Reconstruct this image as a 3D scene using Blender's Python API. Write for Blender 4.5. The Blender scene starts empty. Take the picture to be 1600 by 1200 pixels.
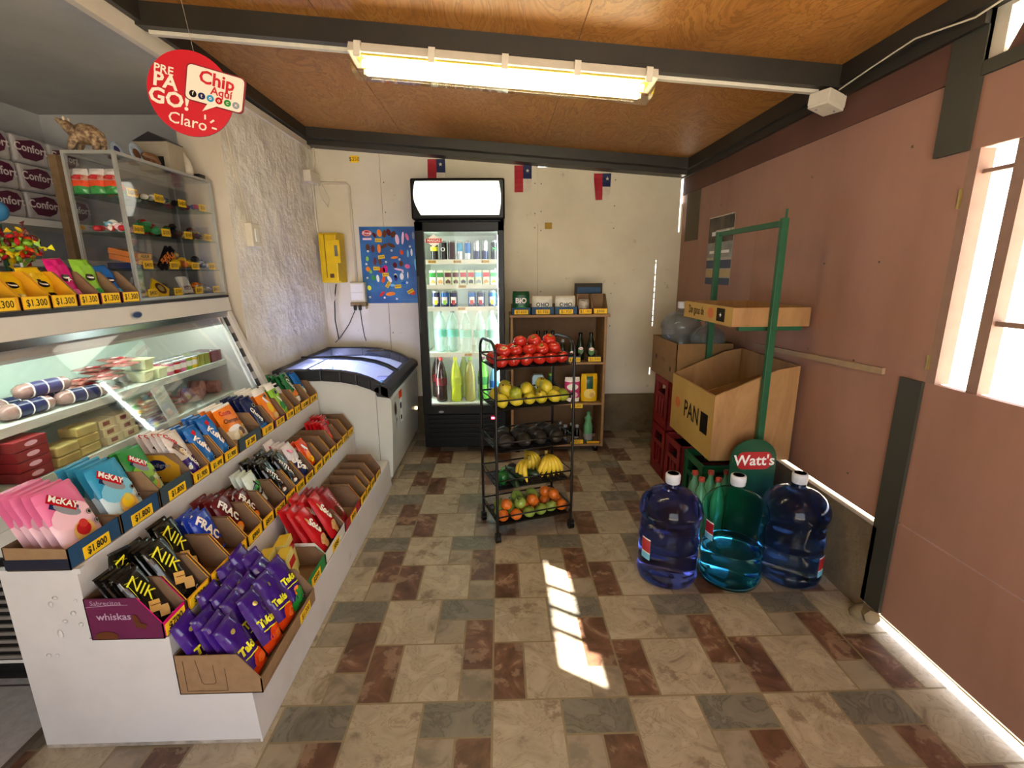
import bpy, math, random
from mathutils import Matrix, Vector
from math import sin, cos, pi, radians as rad
random.seed(7)
S = bpy.context.scene
COL = S.collection

# ------------------------------------------------------------------ camera
FPX, PIT, YAW, ROL, CZ = 749., .22852773, .023960783, -.0071083665, 1.37
Rx = Matrix(((1,0,0),(0,cos(PIT),-sin(PIT)),(0,sin(PIT),cos(PIT))))
Rz = Matrix(((cos(YAW),-sin(YAW),0),(sin(YAW),cos(YAW),0),(0,0,1)))
Rr = Matrix(((cos(ROL),-sin(ROL),0),(sin(ROL),cos(ROL),0),(0,0,1)))
Bm = Matrix(((1,0,0),(0,0,-1),(0,1,0)))
Mc = Rr @ Rx @ Bm @ Rz
cam_d = bpy.data.cameras.new('camera'); cam = bpy.data.objects.new('camera', cam_d); COL.objects.link(cam)
cam_d.sensor_width = 36; cam_d.lens = FPX/1600*36; cam_d.clip_start = .02; cam_d.clip_end = 200
rot = Matrix((Mc[0], -Mc[1], -Mc[2])).transposed()
cam.matrix_world = Matrix.Translation((0,0,CZ)) @ rot.to_4x4()
S.camera = cam
# ------------------------------------------------------------------ world, sun, exposure
W = bpy.data.worlds.new('daylight'); S.world = W; W.use_nodes = True
bg = W.node_tree.nodes['Background']; bg.inputs[0].default_value = (.93,.96,1.0,1); bg.inputs[1].default_value = 4.0
sd = bpy.data.lights.new('sun','SUN'); sd.energy = 42; sd.angle = rad(.6); sd.color = (1,.93,.82)
sun = bpy.data.objects.new('sun', sd); COL.objects.link(sun)
SUN = Vector((-1.217,.79,-2.03)); sun.rotation_euler = SUN.to_track_quat('-Z','Y').to_euler(); sun.location = (4,-2,6)
S.view_settings.view_transform = 'Standard'; S.view_settings.look = 'None'
S.view_settings.exposure = 0.55; S.view_settings.gamma = 1; S.view_settings.use_curve_mapping = False

# ------------------------------------------------------------------ materials
def lin(c):
    return tuple(((v/12.92) if v <= .04045 else ((v+.055)/1.055)**2.4) for v in c)
def hx(h):
    h = h.lstrip('#'); return lin(tuple(int(h[i:i+2],16)/255 for i in (0,2,4)))
MC = {}
def mat(name, col, rough=.5, metal=0, noise=.06, scale=25, bump=0, trans=0, ior=1.45, alpha=1, emit=0, coat=0, spec=.5):
    key = name
    if key in MC: return MC[key]
    m = bpy.data.materials.new(name); m.use_nodes = True; nt = m.node_tree; b = nt.nodes['Principled BSDF']
    c = hx(col) if isinstance(col,str) else col
    b.inputs['Base Color'].default_value = (*c,1); b.inputs['Roughness'].default_value = rough
    b.inputs['Metallic'].default_value = metal; b.inputs['IOR'].default_value = ior
    b.inputs['Specular IOR Level'].default_value = spec
    if trans: b.inputs['Transmission Weight'].default_value = trans
    if alpha < 1: b.inputs['Alpha'].default_value = alpha
    if coat: b.inputs['Coat Weight'].default_value = coat
    if emit:
        b.inputs['Emission Color'].default_value = (*c,1); b.inputs['Emission Strength'].default_value = emit
    if (noise or bump) and not emit:
        tc = nt.nodes.new('ShaderNodeTexCoord'); nz = nt.nodes.new('ShaderNodeTexNoise')
        nz.inputs['Scale'].default_value = scale; nz.inputs['Detail'].default_value = 4
        nt.links.new(tc.outputs['Object'], nz.inputs['Vector'])
        if noise:
            r = nt.nodes.new('ShaderNodeValToRGB')
            r.color_ramp.elements[0].position = .3; r.color_ramp.elements[1].position = .7
            r.color_ramp.elements[0].color = (*[v*(1-noise*1.6) for v in c],1)
            r.color_ramp.elements[1].color = (*[min(1,v*(1+noise)) for v in c],1)
            nt.links.new(nz.outputs['Fac'], r.inputs['Fac']); nt.links.new(r.outputs['Color'], b.inputs['Base Color'])
        if bump:
            bp = nt.nodes.new('ShaderNodeBump'); bp.inputs['Strength'].default_value = bump; bp.inputs['Distance'].default_value = .01
            nt.links.new(nz.outputs['Fac'], bp.inputs['Height']); nt.links.new(bp.outputs['Normal'], b.inputs['Normal'])
    MC[key] = m; return m
def ramp_mat(name, stops, kind='noise', scale=(1,1,1), nscale=4, detail=6, dist=0, rough=.5, bump=.1, bdist=.01, layer2=None, metal=0):
    m = bpy.data.materials.new(name); m.use_nodes = True; nt = m.node_tree; N = nt.nodes; L = nt.links; b = N['Principled BSDF']
    tc = N.new('ShaderNodeTexCoord'); mp = N.new('ShaderNodeMapping'); mp.inputs['Scale'].default_value = scale
    L.new(tc.outputs['Object'], mp.inputs['Vector'])
    if kind == 'wave':
        t = N.new('ShaderNodeTexWave'); t.inputs['Distortion'].default_value = dist; t.inputs['Detail'].default_value = detail; t.inputs['Detail Scale'].default_value = 1.2
    else:
        t = N.new('ShaderNodeTexNoise'); t.inputs['Detail'].default_value = detail; t.inputs['Distortion'].default_value = dist; t.inputs['Roughness'].default_value = .6
    t.inputs['Scale'].default_value = nscale; L.new(mp.outputs['Vector'], t.inputs['Vector'])
    r = N.new('ShaderNodeValToRGB'); L.new(t.outputs['Fac'], r.inputs['Fac'])
    els = r.color_ramp.elements
    els[0].position, els[1].position = stops[0][0], stops[-1][0]
    els[0].color = (*hx(stops[0][1]),1); els[1].color = (*hx(stops[-1][1]),1)
    for p, c in stops[1:-1]:
        e = els.new(p); e.color = (*hx(c),1)
    out = r.outputs['Color']
    if layer2:                                   # (scale, low, high, colour, factor)
        t2 = N.new('ShaderNodeTexNoise'); t2.inputs['Scale'].default_value = layer2[0]; t2.inputs['Detail'].default_value = 8; t2.inputs['Roughness'].default_value = .65
        L.new(mp.outputs['Vector'], t2.inputs['Vector'])
        r2 = N.new('ShaderNodeValToRGB'); r2.color_ramp.elements[0].position = layer2[1]; r2.color_ramp.elements[1].position = layer2[2]
        r2.color_ramp.elements[0].color = (0,0,0,1); r2.color_ramp.elements[1].color = (layer2[4],)*3+(1,)
        L.new(t2.outputs['Fac'], r2.inputs['Fac'])
        mx = N.new('ShaderNodeMix'); mx.data_type = 'RGBA'; L.new(r2.outputs['Color'], mx.inputs['Factor'])
        L.new(out, mx.inputs['A']); mx.inputs['B'].default_value = (*hx(layer2[3]),1); out = mx.outputs['Result']
    L.new(out, b.inputs['Base Color']); b.inputs['Roughness'].default_value = rough; b.inputs['Metallic'].default_value = metal
    if bump:
        bp = N.new('ShaderNodeBump'); bp.inputs['Strength'].default_value = bump; bp.inputs['Distance'].default_value = bdist
        L.new(t.outputs['Fac'], bp.inputs['Height']); L.new(bp.outputs['Normal'], b.inputs['Normal'])
    MC[name] = m; return m

def thin_glass(name, refl, tint=(1,1,1)):
    m = bpy.data.materials.new(name); m.use_nodes = True; nt = m.node_tree; nt.nodes.clear(); N = nt.nodes
    o = N.new('ShaderNodeOutputMaterial'); mx = N.new('ShaderNodeMixShader'); t = N.new('ShaderNodeBsdfTransparent'); g = N.new('ShaderNodeBsdfGlossy'); f = N.new('ShaderNodeLayerWeight'); a = N.new('ShaderNodeMath'); a.operation = 'MULTIPLY_ADD'
    t.inputs[0].default_value = (*tint,1); g.inputs['Roughness'].default_value = .03; f.inputs['Blend'].default_value = .25
    a.inputs[1].default_value = .32; a.inputs[2].default_value = refl*.2; nt.links.new(f.outputs['Fresnel'], a.inputs[0])
    nt.links.new(a.outputs[0], mx.inputs[0]); nt.links.new(t.outputs[0], mx.inputs[1]); nt.links.new(g.outputs[0], mx.inputs[2]); nt.links.new(mx.outputs[0], o.inputs[0]); MC[name] = m; return m
def glossy(name, col, **k): return mat(name, col, rough=.25, noise=0, **k)
WHITE = glossy('white_print','#f2efe8'); BLACK = glossy('black_print','#0c0b0c'); RED = glossy('red_print','#b8141c')
YEL = glossy('yellow_print','#f0c815'); NAVY = glossy('navy_print','#14204f'); BLUE = glossy('blue_print','#1566b8')
LBLUE = glossy('light_blue_print','#7cc4e0'); CYAN = glossy('cyan_print','#2f93bd'); PINK = glossy('pink_print','#dd6f9c'); LPINK = glossy('pale_pink_print','#efc3d2')
GREEN = glossy('green_print','#2d8a3c'); LGREEN = glossy('lime_print','#8cc63c'); DGREEN = glossy('dark_green_print','#154a2c'); PURP = glossy('purple_film','#38127a', coat=.6)
MAG = glossy('magenta_print','#cf1576'); ORANGE = glossy('orange_print','#ee8320'); DORANGE = glossy('deep_orange_print','#d9430f'); TAN = glossy('biscuit_print','#d9ae62'); BROWN = glossy('brown_print','#5a3018')
MAROON = glossy('maroon_print','#5a1016'); GREY = glossy('grey_print','#8b9199'); GOLD = glossy('gold_foil','#c9b468', metal=.4); NYEL = glossy('neon_yellow_print','#e6e32c')
BLKF = glossy('black_film','#0b0b0a', coat=.7); WINE = glossy('wine_print','#571840'); SILV = glossy('silver_foil','#c0c3c4', metal=.7); CLEAR = mat('clear_film','#ffffff',.1,noise=0,alpha=.25)
LABEL = mat('price_card','#f2c518',.6, noise=.03); KRAFT = mat('kraft_cardboard','#8a6d4e',.85,noise=.06,scale=40); KRAFTD = mat('kraft_inner','#7a6047',.9,noise=.08,scale=30)
PENB = mat('pen_ink','#14120f',.6,noise=0); BOXNAVY = mat('blue_carton','#1c4468',.6); BOXSLATE = mat('slate_carton','#33454f',.6); BOXYEL = mat('yellow_carton','#e3a518',.6)
BOXWINE = mat('wine_carton','#5c1440',.55); BOXWHITE = mat('white_carton','#d9d6cf',.6); BOXGREEN = mat('green_carton','#1d8040',.55); BOXRED = mat('red_carton','#a3182a',.55)

# ------------------------------------------------------------------ mesh builder
_txt = {}
def text_mesh(s, bold):
    k = (s, bold)
    if k not in _txt:
        c = bpy.data.curves.new('t','FONT'); c.body = s; c.size = 1; c.align_x = 'CENTER'; c.align_y = 'CENTER'; c.resolution_u = 2; c.offset = bold
        o = bpy.data.objects.new('t', c); COL.objects.link(o); bpy.context.view_layer.update()
        dg = bpy.context.evaluated_depsgraph_get(); me = bpy.data.meshes.new_from_object(o.evaluated_get(dg))
        _txt[k] = ([(v.co.x, v.co.y) for v in me.vertices], [tuple(p.vertices) for p in me.polygons])
        bpy.data.meshes.remove(me); bpy.data.objects.remove(o); bpy.data.curves.remove(c)
    return _txt[k]
class MB:
    def __init__(s): s.v=[]; s.f=[]; s.m=[]; s.s=[]; s.mats=[]; s.T=Matrix()
    def mi(s, m):
        if m not in s.mats: s.mats.append(m)
        return s.mats.index(m)
    def add(s, vs, fs, m, smooth=False):
        o = len(s.v); s.v += [s.T @ Vector(p) for p in vs]; i = s.mi(m)
        for f in fs: s.f.append(tuple(o+k for k in f)); s.m.append(i); s.s.append(smooth)
        return s
    def quad(s, a,b,c,d, m): return s.add([a,b,c,d],[(0,1,2,3)],m)
    def poly(s, pts, m): return s.add(pts,[tuple(range(len(pts)))],m)
    def box(s, a, b, m, faces=None):
        x0,y0,z0=a; x1,y1,z1=b
        v=[(x0,y0,z0),(x1,y0,z0),(x1,y1,z0),(x0,y1,z0),(x0,y0,z1),(x1,y0,z1),(x1,y1,z1),(x0,y1,z1)]
        F={'-z':(0,3,2,1),'+z':(4,5,6,7),'-y':(0,1,5,4),'+x':(1,2,6,5),'+y':(2,3,7,6),'-x':(3,0,4,7)}
        if faces is None: return s.add(v,list(F.values()),m)
        for k,fm in faces.items(): s.add(v,[F[k]],fm)
        rest=[F[k] for k in F if k not in faces]
        return s.add(v,rest,m)
    def cbox(s, c, d, m, **k): return s.box([c[i]-d[i]/2 for i in range(3)],[c[i]+d[i]/2 for i in range(3)],m,**k)
    def prism(s, prof, axis, a0, a1, m, smooth=False):
        # prof in the two other axes, order: x->(y,z)  y->(x,z)  z->(x,y)
        def P(p,a): return {'x':(a,p[0],p[1]),'y':(p[0],a,p[1]),'z':(p[0],p[1],a)}[axis]
        n=len(prof); v=[P(p,a0) for p in prof]+[P(p,a1) for p in prof]
        s.add(v,[tuple(range(n)),tuple(range(2*n-1,n-1,-1))],m)
        s.add(v,[(i,i+n,(i+1)%n+n,(i+1)%n) for i in range(n)],m,smooth); return s
    def lathe(s, prof, m, n=20, c=(0,0,0), smooth=True, mfun=None):
        v=[];k=len(prof)
        for j,(r,z) in enumerate(prof):
            for i in range(n):
                a=2*pi*i/n; v.append((c[0]+r*cos(a),c[1]+r*sin(a),c[2]+z))
        if mfun is None:
            s.add(v,[(j*n+i,j*n+(i+1)%n,(j+1)*n+(i+1)%n,(j+1)*n+i) for j in range(k-1) for i in range(n)],m,smooth)
        else:
            for j in range(k-1): s.add(v[j*n:(j+2)*n],[(i,(i+1)%n,n+(i+1)%n,n+i) for i in range(n)],mfun(j),smooth)
        if prof[0][0]>1e-4: s.add(v[:n],[tuple(range(n-1,-1,-1))],m if mfun is None else mfun(0))
        if prof[-1][0]>1e-4: s.add(v[-n:],[tuple(range(n))],m if mfun is None else mfun(k-2))
        return s
    def tube(s, path, r, m, n=8, closed=False):
        path=[Vector(p) for p in path]; k=len(path); v=[]; up=None
        for i,p in enumerate(path):
            if closed: t=(path[(i+1)%k]-path[i-1]).normalized()
            else: t=(path[min(i+1,k-1)]-path[max(i-1,0)]).normalized()
            if up is None: up=t.orthogonal().normalized()
            up=(up-t*up.dot(t)).normalized(); w=t.cross(up)
            rr=r[i] if isinstance(r,(list,tuple)) else r
            for j in range(n):
                a=2*pi*j/n; v.append(p+up*(rr*cos(a))+w*(rr*sin(a)))
        q=[(i*n+j,i*n+(j+1)%n,((i+1)%k)*n+(j+1)%n,((i+1)%k)*n+j) for i in range(k if closed else k-1) for j in range(n)]
        s.add(v,q,m,True)
        if not closed: s.add(v[:n],[tuple(range(n-1,-1,-1))],m); s.add(v[-n:],[tuple(range(n))],m)
        return s
    def ball(s, c, r, m, n=14, k=9, fn=None):
        v=[];f=[]
        for j in range(k+1):
            t=pi*j/k
            for i in range(n):
                a=2*pi*i/n; p=Vector((sin(t)*cos(a),sin(t)*sin(a),-cos(t)))
                if fn: p=fn(p)
                v.append((c[0]+r[0]*p.x,c[1]+r[1]*p.y,c[2]+r[2]*p.z))
        f=[(j*n+i,j*n+(i+1)%n,(j+1)*n+(i+1)%n,(j+1)*n+i) for j in range(k) for i in range(n)]
        return s.add(v,f,m,True)
    def text(s, t, size, o, ax, ay, m, bold=.0, sx=1, fn=None):
        vs,fs=text_mesh(t,bold); ax=Vector(ax).normalized(); ay=Vector(ay).normalized(); o=Vector(o)
        return s.add([o+ax*(x*size*sx)+ay*(y*size) for x,y in vs],fs,m)
    def build(s, name, parent=None, bevel=0, loc=None, seg=2):
        me=bpy.data.meshes.new(name); me.from_pydata([tuple(p) for p in s.v],[],s.f)
        for m in s.mats: me.materials.append(m)
        for p,i,sm in zip(me.polygons,s.m,s.s): p.material_index=i; p.use_smooth=sm
        me.update(); o=bpy.data.objects.new(name,me); COL.objects.link(o)
        if parent: o.parent=parent
        if loc: o.location=loc
        if bevel:
            b=o.modifiers.new('bevel','BEVEL'); b.width=bevel; b.segments=seg; b.limit_method='ANGLE'; b.angle_limit=rad(40)
        return o
def tag(o,label,cat,group=None,kind=None):
    o['label']=label; o['category']=cat
    if group: o['group']=group
    if kind: o['kind']=kind
    return o
def empty(name,loc,label,cat,group=None,rz=0):
    o=bpy.data.objects.new(name,None); COL.objects.link(o); o.location=loc; o.rotation_euler=(0,0,rz); o.empty_display_size=.05
    return tag(o,label,cat,group)
def struct(mb,name,bevel=0):
    o=mb.build(name,bevel=bevel); o['kind']='structure'; return o
def copy_tree(o,loc=None,mw=None,label=None,group=None):
    c=o.copy(); COL.objects.link(c)
    for ch in list(o.children):
        d=ch.copy(); COL.objects.link(d); d.parent=c
        for g in list(ch.children):
            e=g.copy(); COL.objects.link(e); e.parent=d
    if loc is not None: c.location=loc
    if mw is not None: c.matrix_world=mw
    if label: c['label']=label
    if group: c['group']=group
    return c
def ordn(i,n,word='front',first='frontmost',last='rearmost'):
    if n==1: return 'the only one'
    if i==0: return first
    if i==n-1: return last
    return ['','second','third','fourth','fifth','sixth','seventh','eighth','ninth','tenth'][i]+' from the '+word

XL,XR,YB = -1.44,1.487,4.05
# ================================================================== SETTING
# floor with the printed stone pattern
def stone(name, stops, l2): return ramp_mat(name, stops, nscale=8, detail=12, dist=1.3, rough=.36, bump=.3, bdist=.004, layer2=l2)
F_BE = stone('beige_stone',[(.28,'#6f6352'),(.40,'#958a76'),(.485,'#a0957f'),(.50,'#877b68'),(.515,'#9d927d'),(.62,'#a99e89'),(.75,'#8a7e6a')],(4.5,.59,.63,'#5f4d3b',.6))
F_GR = stone('grey_stone',[(.3,'#55534a'),(.47,'#6c695e'),(.5,'#56544a'),(.53,'#6f6c61'),(.75,'#7c796d')],(5,.57,.64,'#4b463c',.5))
F_BR = stone('brown_stone',[(.3,'#3f2b1f'),(.5,'#5f4333'),(.60,'#6d4f3e'),(.66,'#8e7663'),(.72,'#6a4c3b')],(9,.56,.6,'#8f7965',.55))
F_SM = stone('sand_stone',[(.3,'#655b4d'),(.5,'#8c8170'),(.8,'#958a77')],(5,.52,.6,'#5f5a4f',.55))
GROUT = mat('grout','#83785f',.7)
def floor():
    mb=MB(); mb.box((-1.42,-1.4,-.06),(1.62,4.3,0),GROUT)
    U,V=.447,.506; x0,y0=-.04,1.30; g=.0035; e=.0008
    for i in range(-4,4):
        for j in range(-6,7):
            ox,oy=x0+i*U,y0+j*V
            for (a,b,c,d,m) in ((0,2,2,4,F_BE),(2,3,4,4,F_GR),(2,2,3,3,F_SM),(3,1,4,3,F_BR),(0,0,1,2,F_BR),(1,0,3,2,F_BE),(3,0,4,1,F_SM)):
                X0,X1=max(ox+a*U/4,-1.42),min(ox+c*U/4,1.62); Y0,Y1=max(oy+b*V/4,-1.4),min(oy+d*V/4,4.3)
                if X1-X0>.02 and Y1-Y0>.02: mb.quad((X0+g,Y0+g,e),(X1-g,Y0+g,e),(X1-g,Y1-g,e),(X0+g,Y1-g,e),m)
    struct(mb,'floor')
floor()
TILE=ramp_mat('store_tile',[(.3,'#9b9b9a'),(.7,'#b2b3b4')],nscale=40,rough=.4,bump=.02)
mb=MB(); mb.box((-4.2,-1.4,-.06),(-1.425,4.3,.012),mat('store_grout','#4b4743',.8))
for i in range(8):
    for j in range(14): mb.quad((-1.425-.4*i-.396,-1.4+.4*j+.004,.013),(-1.425-.4*i-.004,-1.4+.4*j+.004,.013),(-1.425-.4*i-.004,-1.4+.4*j+.396,.013),(-1.425-.4*i-.396,-1.4+.4*j+.396,.013),TILE)
o=struct(mb,'floor_storeroom')
mb=MB(); mb.box((-1.43,-1.4,-.05),(-1.418,2.7,.014),mat('threshold','#574b3f',.6)); struct(mb,'trim_1')
mb=MB(); mb.box((-14,-14,-.12),(14,14,-.07),mat('outdoor_ground','#c9bfae',.9,scale=3)); struct(mb,'ground_outside')

PLAST=ramp_mat('rough_plaster',[(.2,'#bdb4a6'),(.5,'#e2dccf'),(.8,'#eae4d8')],nscale=5,detail=12,rough=.85,bump=1,bdist=.05,layer2=(1.6,.6,.72,'#a4957c',.6))
PLAIN=ramp_mat('smooth_plaster',[(.3,'#bdb29f'),(.7,'#cdc4b2')],nscale=3,detail=6,rough=.8,bump=.1)
FIBER=ramp_mat('cream_board',[(.25,'#c0b69e'),(.6,'#d3cab3'),(.85,'#d9d1bb')],nscale=1.6,detail=9,rough=.6,bump=.05,layer2=(14,.66,.72,'#8a7c60',.5))
HARD=ramp_mat('reddish_hardboard',[(.2,'#855f4e'),(.5,'#99715f'),(.8,'#a47c6a')],scale=(1,1,.35),nscale=3,detail=10,rough=.62,bump=.04)
HARD2=ramp_mat('dark_hardboard',[(.2,'#4d2e22'),(.8,'#643e2e')],nscale=3,detail=8,rough=.7,bump=.04)
DARKW=ramp_mat('black_painted_steel',[(.2,'#1f1c17'),(.8,'#2e2a22')],nscale=6,detail=8,rough=.45,bump=.05)
PLY=ramp_mat('plywood',[(.1,'#74481a'),(.35,'#966226'),(.45,'#a87131'),(.5,'#88561f'),(.55,'#ac7838'),(.7,'#946026'),(.9,'#784b1c')],kind='noise',scale=(1.5,.7,1),nscale=1.9,detail=7,dist=7,rough=.5,bump=.03,layer2=(1.6,.52,.75,'#6a3b14',.55))
CONC=ramp_mat('rough_concrete',[(.2,'#4c4030'),(.5,'#6f6048'),(.8,'#837455')],nscale=4,detail=12,rough=.95,bump=.9,bdist=.03,layer2=(2,.5,.62,'#33291d',.7))
STOREP=ramp_mat('storeroom_plaster',[(.3,'#9c9c9b'),(.7,'#aeaeac')],nscale=2.5,detail=6,rough=.8,bump=.1,layer2=(1.1,.55,.7,'#858583',.4))
WHITEP=mat('white_enamel','#dcdad2',.3,noise=.03,scale=6); CREAMPL=mat('cream_plastic','#cfc8b6',.45,noise=.04)
# left wall, jamb, storeroom
mb=MB(); mb.box((-1.66,2.75,0),(XL,4.25,2.325),PLAIN,faces={'+x':PLAST}); struct(mb,'wall_left')
mb=MB(); mb.box((-4.0,3.2,0),(-1.66,3.3,2.4),STOREP); struct(mb,'wall_storeroom_back')
mb=MB(); mb.box((-2.85,-1.4,0),(-2.72,3.2,2.4),STOREP); struct(mb,'wall_storeroom_left')
mb=MB(); mb.box((-4.0,-1.4,2.3),(XL,4.25,2.36),STOREP); struct(mb,'ceiling_storeroom')
mb=MB(); mb.box((-1.455,-1.4,2.275),(-1.425,2.75,2.345),PLAIN); mb.box((-1.44,2.75,2.295),(-1.425,4.0,2.335),PLAIN); struct(mb,'trim_2')
# back wall: boards, slit, plinth
mb=MB()
mb.box((-1.66,YB,.33),(-.925,YB+.03,2.345),FIBER); mb.box((-.922,YB,.33),(.3135,YB+.03,2.31),FIBER); mb.box((.3135,YB,.33),(.315,YB+.03,1.95),FIBER); [mb.box((.3135,YB,1.96+.02*k),(.315,YB+.03,1.96+.02*k+.004+.010*random.random()),FIBER) for k in range(12)]
mb.box((.315,YB,.33),(.95,YB+.03,2.175),FIBER); mb.box((.95,YB,.33),(1.25,YB+.03,2.2),FIBER); mb.box((1.25,YB,.33),(1.29,YB+.004,2.2),FIBER)
mb.box((1.2965,YB,.33),(1.34,YB+.004,2.2),FIBER); mb.box((1.34,YB,.33),(1.46,YB+.03,2.2),FIBER); mb.box((1.46,YB,.33),(1.50,YB+.03,1.68),FIBER); mb.box((1.474,YB,1.68),(1.50,YB+.03,1.9),FIBER)
sl=[(1.29,.33),(1.296,.33),(1.296,.52),(1.29,.52)]
mb.box((1.29,YB,.33),(1.296,YB+.004,.50),FIBER); mb.box((1.29,YB,.56),(1.2965,YB+.004,.92),FIBER); mb.box((1.29,YB,1.46),(1.2965,YB+.004,2.2),FIBER)
for z in range(11): mb.box((1.289,YB-.002,.95+z*.048),(1.2945,YB+.003,.957+z*.048+random.random()*.012),FIBER)
for z in (1.86,1.71,1.2,.9,2.05): 
    for x in (-.9,-.35,.29,.34,.93): mb.cbox((x,YB-.001,z+random.uniform(-.04,.04)),(.008,.004,.008),mat('nail_head','#5a5040',.7))
struct(mb,'wall_back')
mb=MB(); mb.box((-.922-.002,YB-.0015,.33),(-.922,YB,2.3),mat('joint_line','#6e6350',.9)); mb.box((.3125,YB-.0015,.33),(.3145,YB,1.75),MC['joint_line']); mb.box((-1.19,YB-.0015,.9),(-1.188,YB,.91),MC['joint_line']); struct(mb,'trim_3')  # thin dark strips along the board joints
mb=MB(); mb.box((-1.66,YB-.03,0),(1.62,YB+.12,.33),CONC); struct(mb,'trim_4')
# right wall
mb=MB()
mb.box((XR,2.86,.404),(XR+.03,3.9,1.96),HARD); mb.box((XR,1.69,.404),(XR+.03,2.858,1.96),HARD); mb.box((XR,3.9,.38),(XR+.03,4.08,2.2),HARD)
for y in (2.3,1.9,3.3):
    for z in (.52,1.0,1.8,1.4): mb.cbox((XR,y+random.uniform(-.1,.1),z),(.004,.008,.008),MC['nail_head'])
mb.box((XR,-1.4,0),(XR+.05,.42,2.35),HARD)
struct(mb,'wall_right')
mb=MB(); mb.box((XR-.012,1.675,0),(XR+.035,4.06,.378),CONC); struct(mb,'trim_5')
mb=MB(); mb.box((XR-.01,1.60,1.96),(XR+.03,4.05,2.085),HARD2); struct(mb,'trim_6')
mb=MB(); mb.box((XR-.055,1.25,2.125),(XR+.03,4.06,2.23),DARKW); mb.box((XR-.055,-1.4,2.155),(XR+.008,1.25,2.23),DARKW); mb.box((XR-.03,1.6,2.085),(XR+.03,4.06,2.125),DARKW); struct(mb,'trim_7')
mb=MB(); mb.box((XR-.004,3.705,1.6),(XR+.0,3.96,2.06),mat('olive_board','#5d5138',.8,scale=6)); struct(mb,'trim_8')
# door frame posts
GREYP=mat('grey_green_steel','#39382f',.5,scale=4)
mb=MB(); mb.box((XR-.012,1.60,.05),(XR+.03,1.695,.985),GREYP); struct(mb,'trim_9')
mb=MB(); mb.box((XR-.014,1.60,1.735),(XR+.03,1.72,2.14),GREYP); mb.box((XR,1.60,.985),(XR+.02,1.69,1.735),HARD); struct(mb,'trim_10')
mb=MB(); mb.box((XR-.012,1.25,1.945),(XR+.03,1.60,1.985),GREYP); mb.box((XR-.012,.74,1.92),(XR+.012,1.25,1.955),GREYP); mb.box((XR-.012,.42,1.86),(XR+.012,.74,1.885),GREYP); struct(mb,'trim_11')
# transom: bars that cut the sun into strips, film added to stop direct sun in the corner pane
mb=MB()
mb.box((XR,1.21,1.985),(XR+.03,1.25,2.13),GREYP)
for y in (1.05,.91,.78): mb.box((XR,y-.012,1.955),(XR+.012,y+.012,2.16),GREYP)
mb.box((XR,.42,1.885),(XR+.012,.59,2.16),GREYP)
mb.box((XR+.001,1.555,1.985),(XR+.03,1.60,2.13),CREAMPL); mb.box((XR+.001,1.25,2.112),(XR+.03,1.555,2.13),CREAMPL)
struct(mb,'window_1')
FILM=bpy.data.materials.new('milky_sun_blocker'); FILM.use_nodes=True; nt=FILM.node_tree; nt.nodes.clear()
a=nt.nodes.new('ShaderNodeBsdfTranslucent'); b=nt.nodes.new('ShaderNodeOutputMaterial'); a.inputs[0].default_value=(.95,.92,.85,1); nt.links.new(a.outputs[0],b.inputs[0])
mb=MB(); mb.box((XR+.024,1.25,1.985),(XR+.026,1.555,2.112),FILM)
tag(mb.build('sun_blocking_film'),'added milky film blocking direct sun in the corner transom pane above the door','added film')
mb=MB(); pts=[(1.555,1.985),(1.50,1.985),(1.52,2.06),(1.47,1.985),(1.45,2.09),(1.40,1.985),(1.39,2.05),(1.34,1.985),(1.30,2.09),(1.25,1.985),(1.25,2.112),(1.555,2.112)]
for t in ([(1.56,1.985),(1.50,1.985),(1.515,2.07)],[(1.485,1.985),(1.425,1.985),(1.45,2.10)],[(1.40,1.985),(1.34,1.985),(1.37,2.07)],[(1.33,1.985),(1.26,1.985),(1.29,2.1)]): mb.prism(t,'x',XR+.012,XR+.014,HARD2)
tag(mb.build('torn_cloth'),'jagged strip of torn brown cloth hanging in the corner transom pane','cloth')
# door leaf on the right: hardboard panels with a glazed upper half
d=empty('door_1',(XR,1.60,.03),'reddish hardboard door with tall glazed bars, right of the water jugs','door'); del d['label']; del d['category']; d['kind']='structure'
def dp(name,m,*bx,bevel=.0):
    q=MB(); q.T=Matrix.Translation((-XR,-1.60,-.03))
    for a,b in bx: q.box(a,b,m)
    return q.build(name,d,bevel)
dp('lower_panel',HARD,((XR,.45,.045),(XR+.025,1.60,.442)))
dp('middle_panel',HARD,((XR,.45,.4475),(XR+.025,1.60,.985)))
dp('upper_panel',HARD,((XR,.45,1.735),(XR+.012,.74,1.86)),((XR,.74,1.735),(XR+.012,1.60,1.92)),((XR,1.25,1.92),(XR+.012,1.60,1.945)))
FR=mat('pinkish_frame','#8d6f60',.6); 
dp('window_frame',FR,((XR,1.565,.985),(XR+.05,1.60,1.735)),((XR+.01,1.425,.985),(XR+.05,1.462,1.735)),((XR+.01,1.25,.985),(XR+.05,1.285,1.735)),((XR+.01,1.06,.985),(XR+.05,1.10,1.735)),((XR+.01,.86,.985),(XR+.05,.9,1.735)),((XR+.01,.45,.985),(XR+.05,.70,1.735)),
   ((XR+.02,1.285,1.20),(XR+.04,1.425,1.215)),((XR+.02,1.46,1.66),(XR+.04,1.565,1.672)))
dp('hinge',mat('brass','#b09a60',.4,metal=.8),((XR-.006,1.597,1.56),(XR,1.605,1.62)),((XR-.006,1.597,1.03),(XR,1.605,1.08)))
mb=MB(); mb.box((XR+.04,.45,-.05),(XR+.10,1.675,.004),CONC); struct(mb,'trim_12')
mb=MB(); mb.tube([(XR-.012,1.66,.02),(XR-.03,1.6,.03)],.03,CONC,6); mb.ball((XR-.03,1.655,.0),(.05,.04,.045),CONC,8,5); o=struct(mb,'trim_13')
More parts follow.
